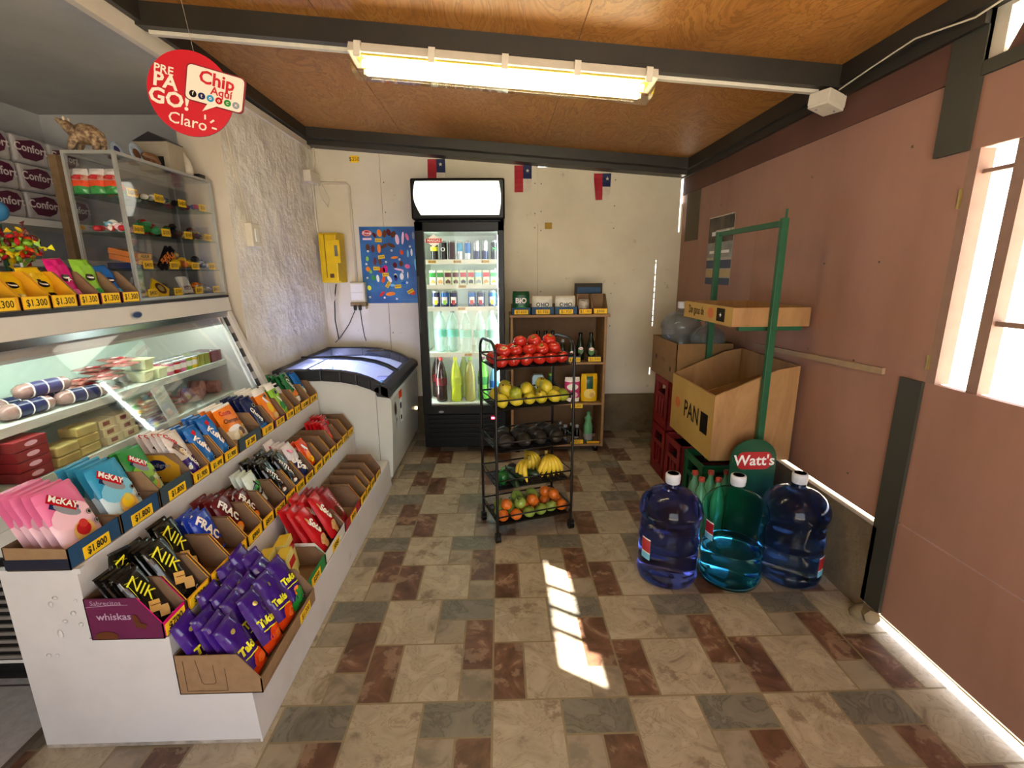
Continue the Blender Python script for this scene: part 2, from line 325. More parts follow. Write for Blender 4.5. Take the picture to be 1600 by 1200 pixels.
# unseen sheet added outside to keep the sun off the door glazing
mb=MB(); mb.prism([(XR+.03,1.90),(XR+.58,1.85),(XR+.58,1.87),(XR+.03,1.92)],'y',-.6,2.6,mat('sun_blocker_sheet','#b8a48c',.8)); struct(mb,'sun_blocker_outside')
# front wall behind the viewer with the shop entrance
mb=MB(); mb.box((-4.0,-1.45,0),(-.75,-1.4,2.4),PLAIN); mb.box((1.15,-1.45,0),(1.62,-1.4,2.4),PLAIN); mb.box((-.75,-1.45,2.08),(1.15,-1.4,2.45),PLAIN); struct(mb,'wall_front')
# ceiling: plywood sheets over beams, dropping to the right
def cz(x,o=0): return 2.40-.0765*(x+1.44)+o
CT=.105
mb=MB()
def slab(x0,x1,y0,y1): mb.add([(x0,y0,cz(x0,.02)),(x1,y0,cz(x1,.02)),(x1,y1,cz(x1,.02)),(x0,y1,cz(x0,.02)),(x0,y0,cz(x0,.06)),(x1,y0,cz(x1,.06)),(x1,y1,cz(x1,.06)),(x0,y1,cz(x0,.06))],[(0,3,2,1),(4,5,6,7),(0,1,5,4),(1,2,6,5),(2,3,7,6),(3,0,4,7)],PLY)
for x0,x1 in ((-1.66,-.7),(-.697,.33),(.333,1.50)):
    for y0,y1 in ((-1.45,1.0),(1.003,4.3)): slab(x0,x1,y0,y1)
struct(mb,'ceiling')
def beam(name,y0,y1,hz,oz=0):
    q=MB(); a,b=-1.45,1.487
    q.add([(a,y0,cz(a,.02-hz+oz)),(b,y0,cz(b,.02-hz+oz)),(b,y1,cz(b,.02-hz+oz)),(a,y1,cz(a,.02-hz+oz)),(a,y0,cz(a,.02)),(b,y0,cz(b,.02)),(b,y1,cz(b,.02)),(a,y1,cz(a,.02))],[(0,3,2,1),(4,5,6,7),(0,1,5,4),(1,2,6,5),(2,3,7,6),(3,0,4,7)],DARKW)
    struct(q,name)
beam('trim_14',2.2,2.26,.085); beam('trim_15',3.93,4.05,.105); beam('trim_16',3.86,3.93,.07); beam('trim_17',.4,.46,.085)
mb=MB(); mb.box((-1.47,-1.4,2.345),(-1.40,4.06,2.43),DARKW); struct(mb,'trim_18')
# ================================================================== LAMP, SIGN, WALL FITTINGS
def lamp():
    L,x0=1.25,-.59; zt=cz(-.0,.02-.085)
    a=math.atan(-.0765); r=empty('ceiling_light',(x0+L/2,2.235,cz(x0+L/2,.02-.085)-.0),'long fluorescent batten with two glowing tubes fixed under the middle ceiling beam','ceiling light')
    r.rotation_euler=(rad(-4),-a*-1*-1 if False else math.atan(.0765),0)
    h=L/2
    mb=MB(); mb.prism([(-.075,-.045),(-.06,-.005),(.06,-.005),(.075,-.045)],'x',-h,h,CREAMPL); 
    mb.build('housing',r,.004)
    mb=MB(); mb.box((-h+.03,-.06,-.052),(h-.03,.06,-.046),mat('lamp_reflector','#b5a52c',.4,noise=0)); mb.build('reflector',r)
    TUBE=mat('fluorescent_tube',(1,.9,.62),emit=27)
    for y in (-.036,.036):
        mb=MB(); mb.tube([(-h+.05,y,-.072),(h-.05,y,-.072)],.013,TUBE,10); mb.build('tube',r)
    CL=thin_glass('clear_polycarbonate',.1,(1,.99,.93))
    mb=MB(); pr=[(-.074,-.046),(-.07,-.085),(-.045,-.104),(.045,-.104),(.07,-.085),(.074,-.046)]
    for q0,q1 in zip(pr[:-1],pr[1:]): mb.quad((-h+.01,*q0),(h-.01,*q0),(h-.01,*q1),(-h+.01,*q1),CL)
    for sgn in (-1,1): mb.poly([(sgn*(h-.01),*p) for p in pr],CL)
    mb.build('diffuser',r)
    for k in range(5):
        x=-h+.04+k*(L-.08)/4
        for y in (-1,1):
            mb=MB(); mb.box((x-.013,y*.078-.005,-.066),(x+.013,y*.078+.005,-.012),CREAMPL); mb.box((x-.013,y*.07-.008,-.018),(x+.013,y*.07+.008,-.008),CREAMPL); mb.build('clip',r)
lamp()
def tube_thing(name,path,r,m,label,cat,n=6): return tag(MB().tube(path,r,m,n).build(name),label,cat)
bz=lambda x: cz(x,.02-.085)-.008
mb=MB()
mb.add([],[],CREAMPL)
def strip(name,x0,x1,y,label):
    q=MB(); q.add([(x0,y-.012,bz(x0)-.006),(x1,y-.012,bz(x1)-.006),(x1,y+.012,bz(x1)-.006),(x0,y+.012,bz(x0)-.006),(x0,y-.012,bz(x0)+.008),(x1,y-.012,bz(x1)+.008),(x1,y+.012,bz(x1)+.008),(x0,y+.012,bz(x0)+.008)],[(0,3,2,1),(4,5,6,7),(0,1,5,4),(1,2,6,5),(2,3,7,6),(3,0,4,7)],CREAMPL)
    tag(q.build(name),label,'cable trunking')
strip('cable_trunking',-1.40,-.59,2.25,'white cable trunking under the beam left of the fluorescent light')
strip('cable_trunking',.66,1.37,2.25,'white cable trunking under the beam right of the fluorescent light')
r=empty('junction_box',(1.40,2.22,2.07),'white junction box where beam meets the right wall','junction box'); r.rotation_euler=(0,rad(8),rad(25))
MB().cbox((0,0,0),(.12,.09,.05),CREAMPL).build('box',r,.004); q=MB().cbox((0,0,-.03),(.115,.085,.012),CREAMPL); q.cbox((.03,-.02,-.038),(.008,.008,.004),GREY).cbox((-.03,.02,-.038),(.008,.008,.004),GREY); q.build('lid',r,.003)
tube_thing('ceiling_cable',[(1.42,2.18,2.10),(1.415,2.0,2.115),(1.41,1.8,2.128),(1.425,1.6,2.10),(1.42,1.3,2.13),(1.42,.8,2.13)],.003,CREAMPL,'thin white cable running from the right junction box along the roof edge','cable')
# round hanging sign
def sign():
    r=empty('hanging_sign',(-1.075,1.9,1.988),'round red prepaid chip sign with a white speech bubble hanging from ceiling','sign')
    r.rotation_euler=(0,0,rad(14)); X=(cos(rad(12)),0,-sin(rad(12))); Z=(sin(rad(12)),0,cos(rad(12)))
    def at(u,v,y=-.004): return (X[0]*u+Z[0]*v,y,X[2]*u+Z[2]*v)
    Rr_=.135; SR=mat('sign_red','#c01524',.35,noise=0); EDGE=mat('sign_edge','#7d1420',.5,noise=0); SW=mat('sign_white','#e6dcc8',.45,noise=0)
    q=MB(); pts=[at(Rr_*.98*cos(2*pi*i/48),Rr_*sin(2*pi*i/48)*1.02,0) for i in range(48)]
    q.add([(p[0],-.003,p[2]) for p in pts]+[(p[0],.003,p[2]) for p in pts],[tuple(range(48)),tuple(range(95,47,-1))],SR)
    q.add([(p[0],-.003,p[2]) for p in pts]+[(p[0],.003,p[2]) for p in pts],[(i,(i+1)%48,48+(i+1)%48,48+i) for i in range(48)],EDGE)
    def rr(u0,v0,u1,v1,c,y,m,qq):
        o=[]
        for cx,cy,a0 in ((u1-c,v1-c,0),(u0+c,v1-c,90),(u0+c,v0+c,180),(u1-c,v0+c,270)):
            for k in range(5): a=rad(a0+k*22.5); o.append(at(cx+c*cos(a),cy+c*sin(a),y))
        qq.poly(o[::-1] if False else o,m); return o
    def ttx(t,s,u,v,m,b=.02,y=-.0065,sx=1): q.text(t,s,at(u,v,y),X,Z,m,bold=b,sx=sx)
    ttx('PRE',.037,-.085,.052,SW); ttx('PA',.062,-.078,.016,SW,.03); ttx('GO!',.068,-.062,-.036,SW,.03); ttx('Claro',.053,-.002,-.093,SW,.005)
    for a,l in ((95,1),(45,1),(-2,1)):
        ca,sa=cos(rad(a)),sin(rad(a)); c0=(.052,-.092); p=[(c0[0]+ca*.021-sa*.003,c0[1]+sa*.021+ca*.003),(c0[0]+ca*.021+sa*.003,c0[1]+sa*.021-ca*.003),(c0[0]+ca*.037+sa*.003,c0[1]+sa*.037-ca*.003),(c0[0]+ca*.037-sa*.003,c0[1]+sa*.037+ca*.003)]
        q.poly([at(*w,-.0065) for w in p],SW)
    q.build('disc',r)
    q=MB(); o=rr(-.018,-.022,.168,.098,.016,-.0085,EDGE,q); o2=rr(-.018,-.022,.168,.098,.016,-.002,EDGE,q)
    q.add(o+o2,[(i,(i+1)%20,20+(i+1)%20,20+i) for i in range(20)],EDGE)
    rr(-.014,-.019,.163,.094,.014,-.0095,SW,q); q.poly([at(*p,-.0094) for p in ((.055,-.017),(.04,-.047),(.085,-.018))],SW)
    q.text('Chip',.058,at(.078,.062,-.0115),X,Z,SR,bold=.025); q.text('Aquí',.036,at(.095,.027,-.0115),X,Z,SR,bold=.02)
    for k,c in enumerate((BLACK,NAVY,CYAN,RED,GREEN,GREY)):
        cx=.008+k*.027
        q.poly([at(cx+.0115*cos(2*pi*i/16),.001-.002*0+.0115*sin(2*pi*i/16),-.0105) for i in range(16)],c)
        q.text('ftoocx'[k],.018,at(cx,.002,-.0115),X,Z,SW,bold=.01)
    q.build('speech_bubble',r)
    q=MB(); q.tube([at(.0,.13,0),(.0,.01,.36)],.0008,mat('nylon_thread','#a09a8c',.5),4); q.build('thread',r)
sign()
# switch, boxes and cables on the left wall corner
def plate(name,loc,rz,dims,label,cat,subs=(),m=None,bevel=.004,rx=0):
    r=empty(name,loc,label,cat,rz=rz)
    MB().cbox((0,0,0),dims,m or CREAMPL).build('body',r,bevel)
    for nm,c,d,mm in subs: MB().cbox(c,d,mm).build(nm,r,.001)
    return r
plate('light_switch',(XL+.02,2.93,1.59),0,(.04,.10,.13),'white light switch box on rough plaster of the left wall','light switch',[('rocker',(.022,0,0),(.006,.035,.07),WHITEP)])
tube_thing('cable_conduit',[(XL+.006,2.93,1.655),(XL+.006,2.83,2.0),(XL+.006,2.78,2.30)],.004,PLAIN,'painted conduit running down to the light switch on the left wall','conduit')
plate('junction_box',(XL+.028,3.93,2.08),0,(.055,.19,.08),'painted white junction box high in the back left corner','junction box')
tube_thing('cable_trunking',[(XL+.03,YB-.008,2.065),(-1.19,YB-.008,2.06),(-1.17,YB-.008,2.04),(-1.165,YB-.008,1.35),(-1.17,YB-.008,1.28)],.009,PLAIN,'cream trunking bent down the back wall to the outlet box','cable trunking')
tube_thing('wall_cable',[(XL+.02,3.96,2.04),(XL+.015,3.97,1.8),(XL+.02,3.99,1.6),(XL+.05,4.0,1.35),(XL+.07,4.0,1.15)],.005,CREAMPL,'cream cable running down the back left corner beside the yellow box','cable')
tube_thing('wall_cable',[(XL+.05,3.97,2.04),(XL+.07,3.98,1.93),(XL+.11,3.985,1.88),(XL+.12,3.985,1.93),(XL+.08,3.985,2.04)],.006,CREAMPL,'loop of white cable hanging under the corner junction box','cable')
tube_thing('wall_cable',[(XL+.03,4.02,2.31),(XL+.03,4.02,2.2),(XL+.02,3.99,2.12)],.006,CREAMPL,'short white cable above the corner junction box','cable')
YM=mat('yellow_steel','#d9b414',.4,noise=.08,scale=12)
r=empty('electric_box',(-1.32,3.93,1.28),'bright yellow metal utility box on the wall in the back left corner','utility box',rz=rad(-8))
MB().box((-.085,-.02,.02),(.075,.10,.40),YM).build('back_case',r,.008)
q=MB().box((-.04,-.075,.03),(.085,-.02,.385),YM); q.build('front_case',r,.008)
q=MB().box((.01,-.10,.17),(.125,-.035,.34),YM); q.box((.08,-.102,.22),(.105,-.1,.30),mat('worn_grey','#6e6a5c',.6)); q.build('meter_cover',r,.004)
MB().box((.02,-.085,.06),(.05,-.074,.09),mat('rusty_plate','#5c3d20',.8)).build('lock',r,.002)
MB().box((-.01,-.078,.06),(-.004,-.02,.385),mat('seam_dark','#7a650e',.6)).build('seam',r)
r=empty('outlet_box',(-1.155,4.02,1.16),'white wall outlet box with two black plugs above freezer','outlet')
MB().box((-.06,-.03,-.02),(.06,.03,.14),CREAMPL).build('housing',r,.004); q=MB(); q.box((-.05,-.034,.065),(.05,-.03,.13),WHITEP).box((-.05,-.034,-.0),(.05,-.03,.06),WHITEP); q.build('cover',r,.001)
MB().box((-.06,-.045,-.05),(.065,.03,-.02),mat('dusty_plastic','#8a7350',.8,noise=.2)).build('socket_ledge',r,.003); MB().box((-.03,-.035,-.075),(.06,.03,-.05),CREAMPL).build('lower_socket',r,.002)
for x,l in ((-1.175,'left'),(-1.135,'right')):
    r=empty('power_plug',(x,3.965,1.10),f'black power plug with cord in the {l} socket above the freezer','plug')
    MB().lathe([(.012,-.02),(.014,0),(.012,.02)],BLACK,10).build('plug',r)
    e=(-.18,-.02,-.32) if l=='left' else (.03,-.02,-.31)
    MB().tube([(0,0,-.015),(e[0]*.3,-.01,e[2]*.4),(e[0]*.75,-.015,e[2]*.75),(e[0],-.01,e[2]+.04)],.004,BLACK,6).build('cord',r)
tube_thing('wall_cable',[(-1.30,3.93,1.29),(-1.33,3.95,1.17),(-1.35,3.98,1.0),(-1.33,3.97,.84)],.005,BLACK,'black cable hanging from the yellow utility box behind the freezer','cable')
tube_thing('wall_cable',[(-1.36,3.9,1.29),(-1.37,3.88,1.18),(-1.33,3.88,1.12),(-1.31,3.9,1.18),(-1.32,3.91,1.28)],.005,CREAMPL,'white cable loop hanging below the yellow utility box','cable')
# ice cream poster
def poster():
    r=random.Random(4); x0,x1,z0,z1=-1.12,-.60,1.13,1.735; y=YB-.004
    PB=ramp_mat('poster_blue',[(.2,'#16386b'),(.5,'#1d5a94'),(.8,'#3c86b4')],nscale=4,rough=.3,bump=0)
    q=MB(); q.box((x0,y,z0),(x1,y+.003,z1),PB)
    ys_=y-.0012
    def ell(cx,cz_,a,b,m,rot=0,k=12,yy=0): q.poly([(cx+a*cos(t)*cos(rot)-b*sin(t)*sin(rot),ys_-yy,cz_+a*cos(t)*sin(rot)+b*sin(t)*cos(rot)) for t in [2*pi*i/k for i in range(k)]],m)
    def rect(cx,cz_,a,b,m,rot=0,yy=0): q.poly([(cx+u*a*cos(rot)-v*b*sin(rot),ys_-yy,cz_+u*a*sin(rot)+v*b*cos(rot)) for u,v in ((-1,-1),(1,-1),(1,1),(-1,1))],m)
    ell(x0+.06,z1-.05,.043,.026,RED); ell(x0+.06,z1-.05,.037,.021,WHITE,yy=.0004); ell(x0+.06,z1-.05,.033,.018,RED,yy=.0008); q.text('Fruna',.026,(x0+.06,ys_-.0016,z1-.05),(1,0,0),(0,0,1),WHITE,bold=.02)
    rect(x0+.06,z1-.095,.035,.008,LPINK)
    for u,v,a,b,m,rt in [(.16,.05,.02,.03,ORANGE,.2),(.20,.055,.018,.03,BROWN,-.2),(.235,.045,.018,.028,MAROON,.3),(.27,.06,.02,.028,BROWN,-.5),(.12,.065,.012,.022,MAROON,.5),(.30,.10,.016,.04,LPINK,.1),(.345,.09,.01,.05,LPINK,-.1),(.38,.08,.012,.03,PINK,.3),(.43,.07,.01,.03,GREY,0),
        (.06,.16,.016,.028,BROWN,.1),(.10,.17,.014,.03,MAROON,0),(.15,.17,.014,.035,ORANGE,0),(.19,.15,.03,.014,BROWN,.5),(.25,.145,.035,.015,BROWN,-.4),(.33,.2,.014,.02,DORANGE,.2),(.38,.21,.008,.03,LBLUE,0),(.41,.2,.008,.03,WHITE,0),(.05,.25,.012,.02,LGREEN,0),(.11,.27,.014,.03,MAROON,-.1),(.15,.27,.014,.03,BROWN,.2),
        (.27,.24,.03,.01,ORANGE,.1),(.05,.33,.018,.02,ORANGE,.3),(.07,.35,.012,.016,LGREEN,.3),(.16,.34,.03,.022,RED,0),(.19,.33,.02,.03,MAG,0),(.27,.3,.018,.022,MAROON,.3),(.32,.29,.018,.022,BROWN,0),(.37,.31,.022,.018,PINK,-.3),(.30,.335,.04,.008,LPINK,-.2),
        (.09,.4,.018,.022,GREEN,.5),(.125,.405,.012,.03,WHITE,.1),(.17,.415,.014,.028,DORANGE,-.3),(.22,.41,.014,.03,WHITE,.5),(.27,.4,.014,.026,PURP,.1),(.27,.385,.013,.02,WHITE,.1),(.32,.39,.016,.028,WHITE,0),(.37,.38,.005,.028,WHITE,0),(.05,.48,.016,.02,NYEL,.2),(.15,.53,.03,.012,RED,.7),(.22,.53,.04,.016,ORANGE,.1),(.34,.44,.03,.012,BLUE,.2),(.4,.52,.025,.02,DORANGE,0),(.24,.46,.02,.01,LBLUE,0),(.44,.3,.012,.05,LBLUE,.1),(.46,.5,.012,.04,PURP,.1)]:
        ell(x0+u,z1-v,a,b,m,rt)
    for u,v in ((.06,.19),(.04,.29),(.04,.40),(.05,.555),(.2,.275),(.25,.185),(.31,.255),(.33,.355),(.4,.155),(.36,.44),(.17,.56),(.27,.57)):
        ell(x0+u,z1-v,.0085,.0085,WHITE,yy=.0006); rect(x0+u,z1-v,.005,.0015,BLACK,yy=.0012)
    for u,v,t,rt in ((.15,.105,'$350',-.05),(.165,.235,'$300',.15),(.12,.325,'$450',0),(.19,.375,'$400',.03),(.205,.455,'$550',1.0),(.285,.47,'$500',.08),(.385,.51,'$600',.5)):
        rect(x0+u,z1-v,.026,.014,LABEL,rt,yy=.0008); q.text(t,.022,(x0+u,ys_-.0016,z1-v),(cos(rt),0,sin(rt)),(-sin(rt),0,cos(rt)),PENB)
    tag(q.build('poster'),'blue ice cream price poster on the back wall left of the fridge','poster')
poster()
# small flags under the roof
def flag(x,z,label,w=.137,h=.2,curl=0):
    FR_,FB_,FW_=mat('flag_red','#a5202b',.7),mat('flag_blue','#1b2450',.7),mat('flag_white','#cfc6b6',.7)
    q=MB(); y=YB-.012
    def c(u,v): return (x+u*w+curl*(1-v)**2*(.5-u)*.6,y-.012*sin(v*5+u),z-h+v*h)
    n=6
    for i in range(n):
        v0,v1=i/n,(i+1)/n
        q.quad(c(0,v0),c(.5,v0),c(.5,v1),c(0,v1),FR_)
        m=FB_ if v0>=.5 else FW_; q.quad(c(.5,v0),c(1,v0),c(1,v1),c(.5,v1),m)
    p=c(.75,.78); st=[]
    for i in range(10): a=pi/2+i*pi/5; rr=.016 if i%2==0 else .0065; st.append((p[0]+rr*cos(a),y-.016,p[2]+rr*sin(a)))
    q.poly(st,FW_)
    tag(q.build('flag'),label,'flag','small flags pinned along the back wall')
flag(-.55,2.235,'small red white and navy star flag partly hidden behind the fridge header')
flag(.127,2.188,'small red white and navy star flag just right of the fridge header')
flag(.757,2.128,'rightmost small star flag, curled at the bottom, on back wall',curl=.06)
def tagcard(x,z,w,h,t,m,label,y=YB-.003,rot=0):
    q=MB(); q.box((x-w/2,y,z-h/2),(x+w/2,y+.002,z+h/2),m)
    if t: q.text(t,h*.8,(x,y-.001,z),(1,0,0),(0,0,1),PENB)
    return tag(q.build('price_card'),label,'price card')
tagcard(-1.115,2.235,.065,.05,'$350',LABEL,'small yellow price card pinned high on the back wall at left')
tagcard(.40,1.735,.058,.05,'',mat('old_paper','#a3812f',.8),'small brown paper card on the back wall beside the fridge')
# ================================================================== CHEST FREEZER
def freezer():
    x0,x1,y0,y1=-1.425,-.70,2.97,3.96
    r=empty('chest_freezer',((x0+x1)/2,(y0+y1)/2,0),'white chest freezer with curved glass lid and dark trim in the back left corner','chest freezer')
    T=Matrix.Translation(Vector((-(x0+x1)/2,-(y0+y1)/2,0)))
    # top profile in (x,z): flat at the back then curving down to the front
    pr=[(x0,.765),(x0+.30,.765),(x0+.42,.755),(x0+.52,.735),(x0+.60,.705),(x0+.66,.67),(x1-.01,.645)]
    FW=mat('freezer_white','#c9cdc9',.25,noise=.03,scale=5); TR=mat('freezer_trim','#1e2226',.4,noise=0)
    q=MB(); q.T=T
    front=[(x1-.01,.645),(x1,.60),(x1-.005,.35),(x1-.03,.06)]
    body=[(x0,.06)]+[(x0,.765-.06)]+[(a,b-.05) for a,b in pr[1:-1]]+[(x1-.02,.61)]+[(x1,.58),(x1-.003,.35),(x1-.02,.06)]
    n=len(body)
    for k in range(1,n-1):  # shell side walls
        pass
    # end walls (thick), front wall, back wall, floor, so that the inside is hollow
    for a,b in ((y0,y0+.05),(y1-.05,y1)): q.prism(body[::-1],'y',a,b,FW)
    fr=[(x1-.02,.61),(x1,.58),(x1-.003,.35),(x1-.02,.06),(x1-.08,.06),(x1-.08,.60)]
    q.prism(fr,'y',y0+.05,y1-.05,FW); q.box((x0,y0+.05,.06),(x0+.05,y1-.05,.705),FW); q.box((x0,y0,.04),(x1-.03,y1,.12),FW)
    q.build('cabinet',r,.006)
    q=MB(); q.T=T; q.box((x0+.02,y0+.02,0),(x1-.06,y1-.02,.05),BLACK); q.build('plinth',r)
    q=MB(); q.T=T
    def band(a,b,t0,t1):
        for (p,s_) in zip(pr[:-1],pr[1:]):
            q.add([(p[0],a,p[1]-t0),(s_[0],a,s_[1]-t0),(s_[0],b,s_[1]-t0),(p[0],b,p[1]-t0),(p[0],a,p[1]+t1),(s_[0],a,s_[1]+t1),(s_[0],b,s_[1]+t1),(p[0],b,p[1]+t1)],[(0,3,2,1),(4,5,6,7),(0,1,5,4),(1,2,6,5),(2,3,7,6),(3,0,4,7)],TR,False)
    band(y0-.008,y0+.055,.052,.018); band(y1-.05,y1,.05,.018)
    q.box((x0,y0,.715),(x0+.05,y1,.783),TR)
    q.prism([(x1-.10,.66),(x1-.04,.682),(x1+.005,.655),(x1+.012,.62),(x1-.02,.60),(x1-.085,.61)],'y',y0-.008,y1,TR)
    q.build('lid_frame',r,.006)
    GL=thin_glass('freezer_glass',.12,(.9,.93,1))
    for nm,a,b,dz,lo in (('sliding_glass',y0+.055,y0+.50,.004,1),('sliding_glass',y0+.46,y1-.05,.012,1)):
        q=MB(); q.T=T
        for (p,s_) in zip(pr[:-1],pr[1:]): q.quad((p[0]+.03*(p is pr[0]),a,p[1]+dz),(s_[0]-.03*(s_ is pr[-1]),a,s_[1]+dz),(s_[0]-.03*(s_ is pr[-1]),b,s_[1]+dz),(p[0]+.03*(p is pr[0]),b,p[1]+dz),GL)
        q.s=[True]*len(q.s); g=q.build(nm,r)
        q=MB(); q.T=T
        yy=a if a>y0+.3 else b
        q.tube([(p[0],yy,p[1]+dz+.004) for p in pr[:-1]]+[(x1-.05,yy,.672)],.014,TR,8); q.build('edge_rail',g)
    q=MB(); q.T=T
    LN=mat('freezer_liner','#e8ebff',.5,noise=.04,scale=8); q.box((x0+.05,y0+.05,.50),(x1-.08,y1-.05,.51),LN)
    for i in range(60):
        xx=random.uniform(x0+.08,x1-.16); yy=random.uniform(y0+.08,y1-.12); q.cbox((xx,yy,.52+random.random()*.03),(.03+random.random()*.08,.02+random.random()*.05,.02),[LN,MC['freezer_liner'],mat('frost_pack','#c3c9ee',.5),LBLUE][i%4])
    q.build('frosted_contents',r)
    # blueish light strip inside the lid (this freezer is lit)
    q=MB(); q.T=T; q.box((x0+.06,y0+.08,.69),(x0+.08,y1-.08,.705),mat('freezer_led',(.55,.58,1),emit=60)); q.build('light_strip',r)
    q=MB(); q.T=T; q.box((x1-.004,y0+.06,.525),(x1+.0025,y0+.07,.526),FW)
    q.build('hidden_seam',r) if False else None
    def ov(y,z,a,b,m,nm,t=None,s=.02):
        w=MB(); w.T=T; w.poly([(x1+.004,y+a*cos(2*pi*i/20),z+b*sin(2*pi*i/20)) for i in range(20)],m)
        if t: w.text(t,s,(x1+.006,y,z),(0,1,0),(0,0,1),WHITE)
        w.build(nm,r)
    ov(y0+.10,.50,.028,.045,mat('coffee_sticker','#3d2b18',.4,noise=0),'round_sticker'); ov(y0+.115,.42,.014,.014,GREY,'small_sticker')
    w=MB(); w.T=T; w.box((x1+.003,y0+.22,.36),(x1+.005,y0+.30,.53),mat('sticker_paper','#c4c9c6',.5)); w.box((x1+.003,y0+.22,.535),(x1+.006,y0+.30,.585),DORANGE); w.box((x1+.004,y0+.235,.46),(x1+.006,y0+.27,.50),NAVY); w.box((x1+.004,y0+.24,.38),(x1+.006,y0+.27,.41),BROWN); w.build('energy_label',r)
    w=MB(); w.T=T; w.box((x0+.60+.03,y0-.002,.06),(x0+.633,y0,.66),mat('seam_grey','#7c8080',.5)); w.build('panel_seam',r)
    w=MB(); w.T=T; w.box((x1-.02,y1-.12,.27),(x1+.004,y1-.10,.29),mat('freezer_led_red',(1,.75,.4),emit=4)); w.build('indicator_light',r)
    w=MB(); w.T=T; w.box((x0+.38,y1-.26,.778),(x0+.50,y1-.16,.782),mat('dark_sticker','#34343c',.5)); w.build('lid_sticker',r)
    w=MB(); w.T=T; w.box((-.92,y0+.06,.615),(-.80,y0+.10,.685),BLACK); 
freezer()
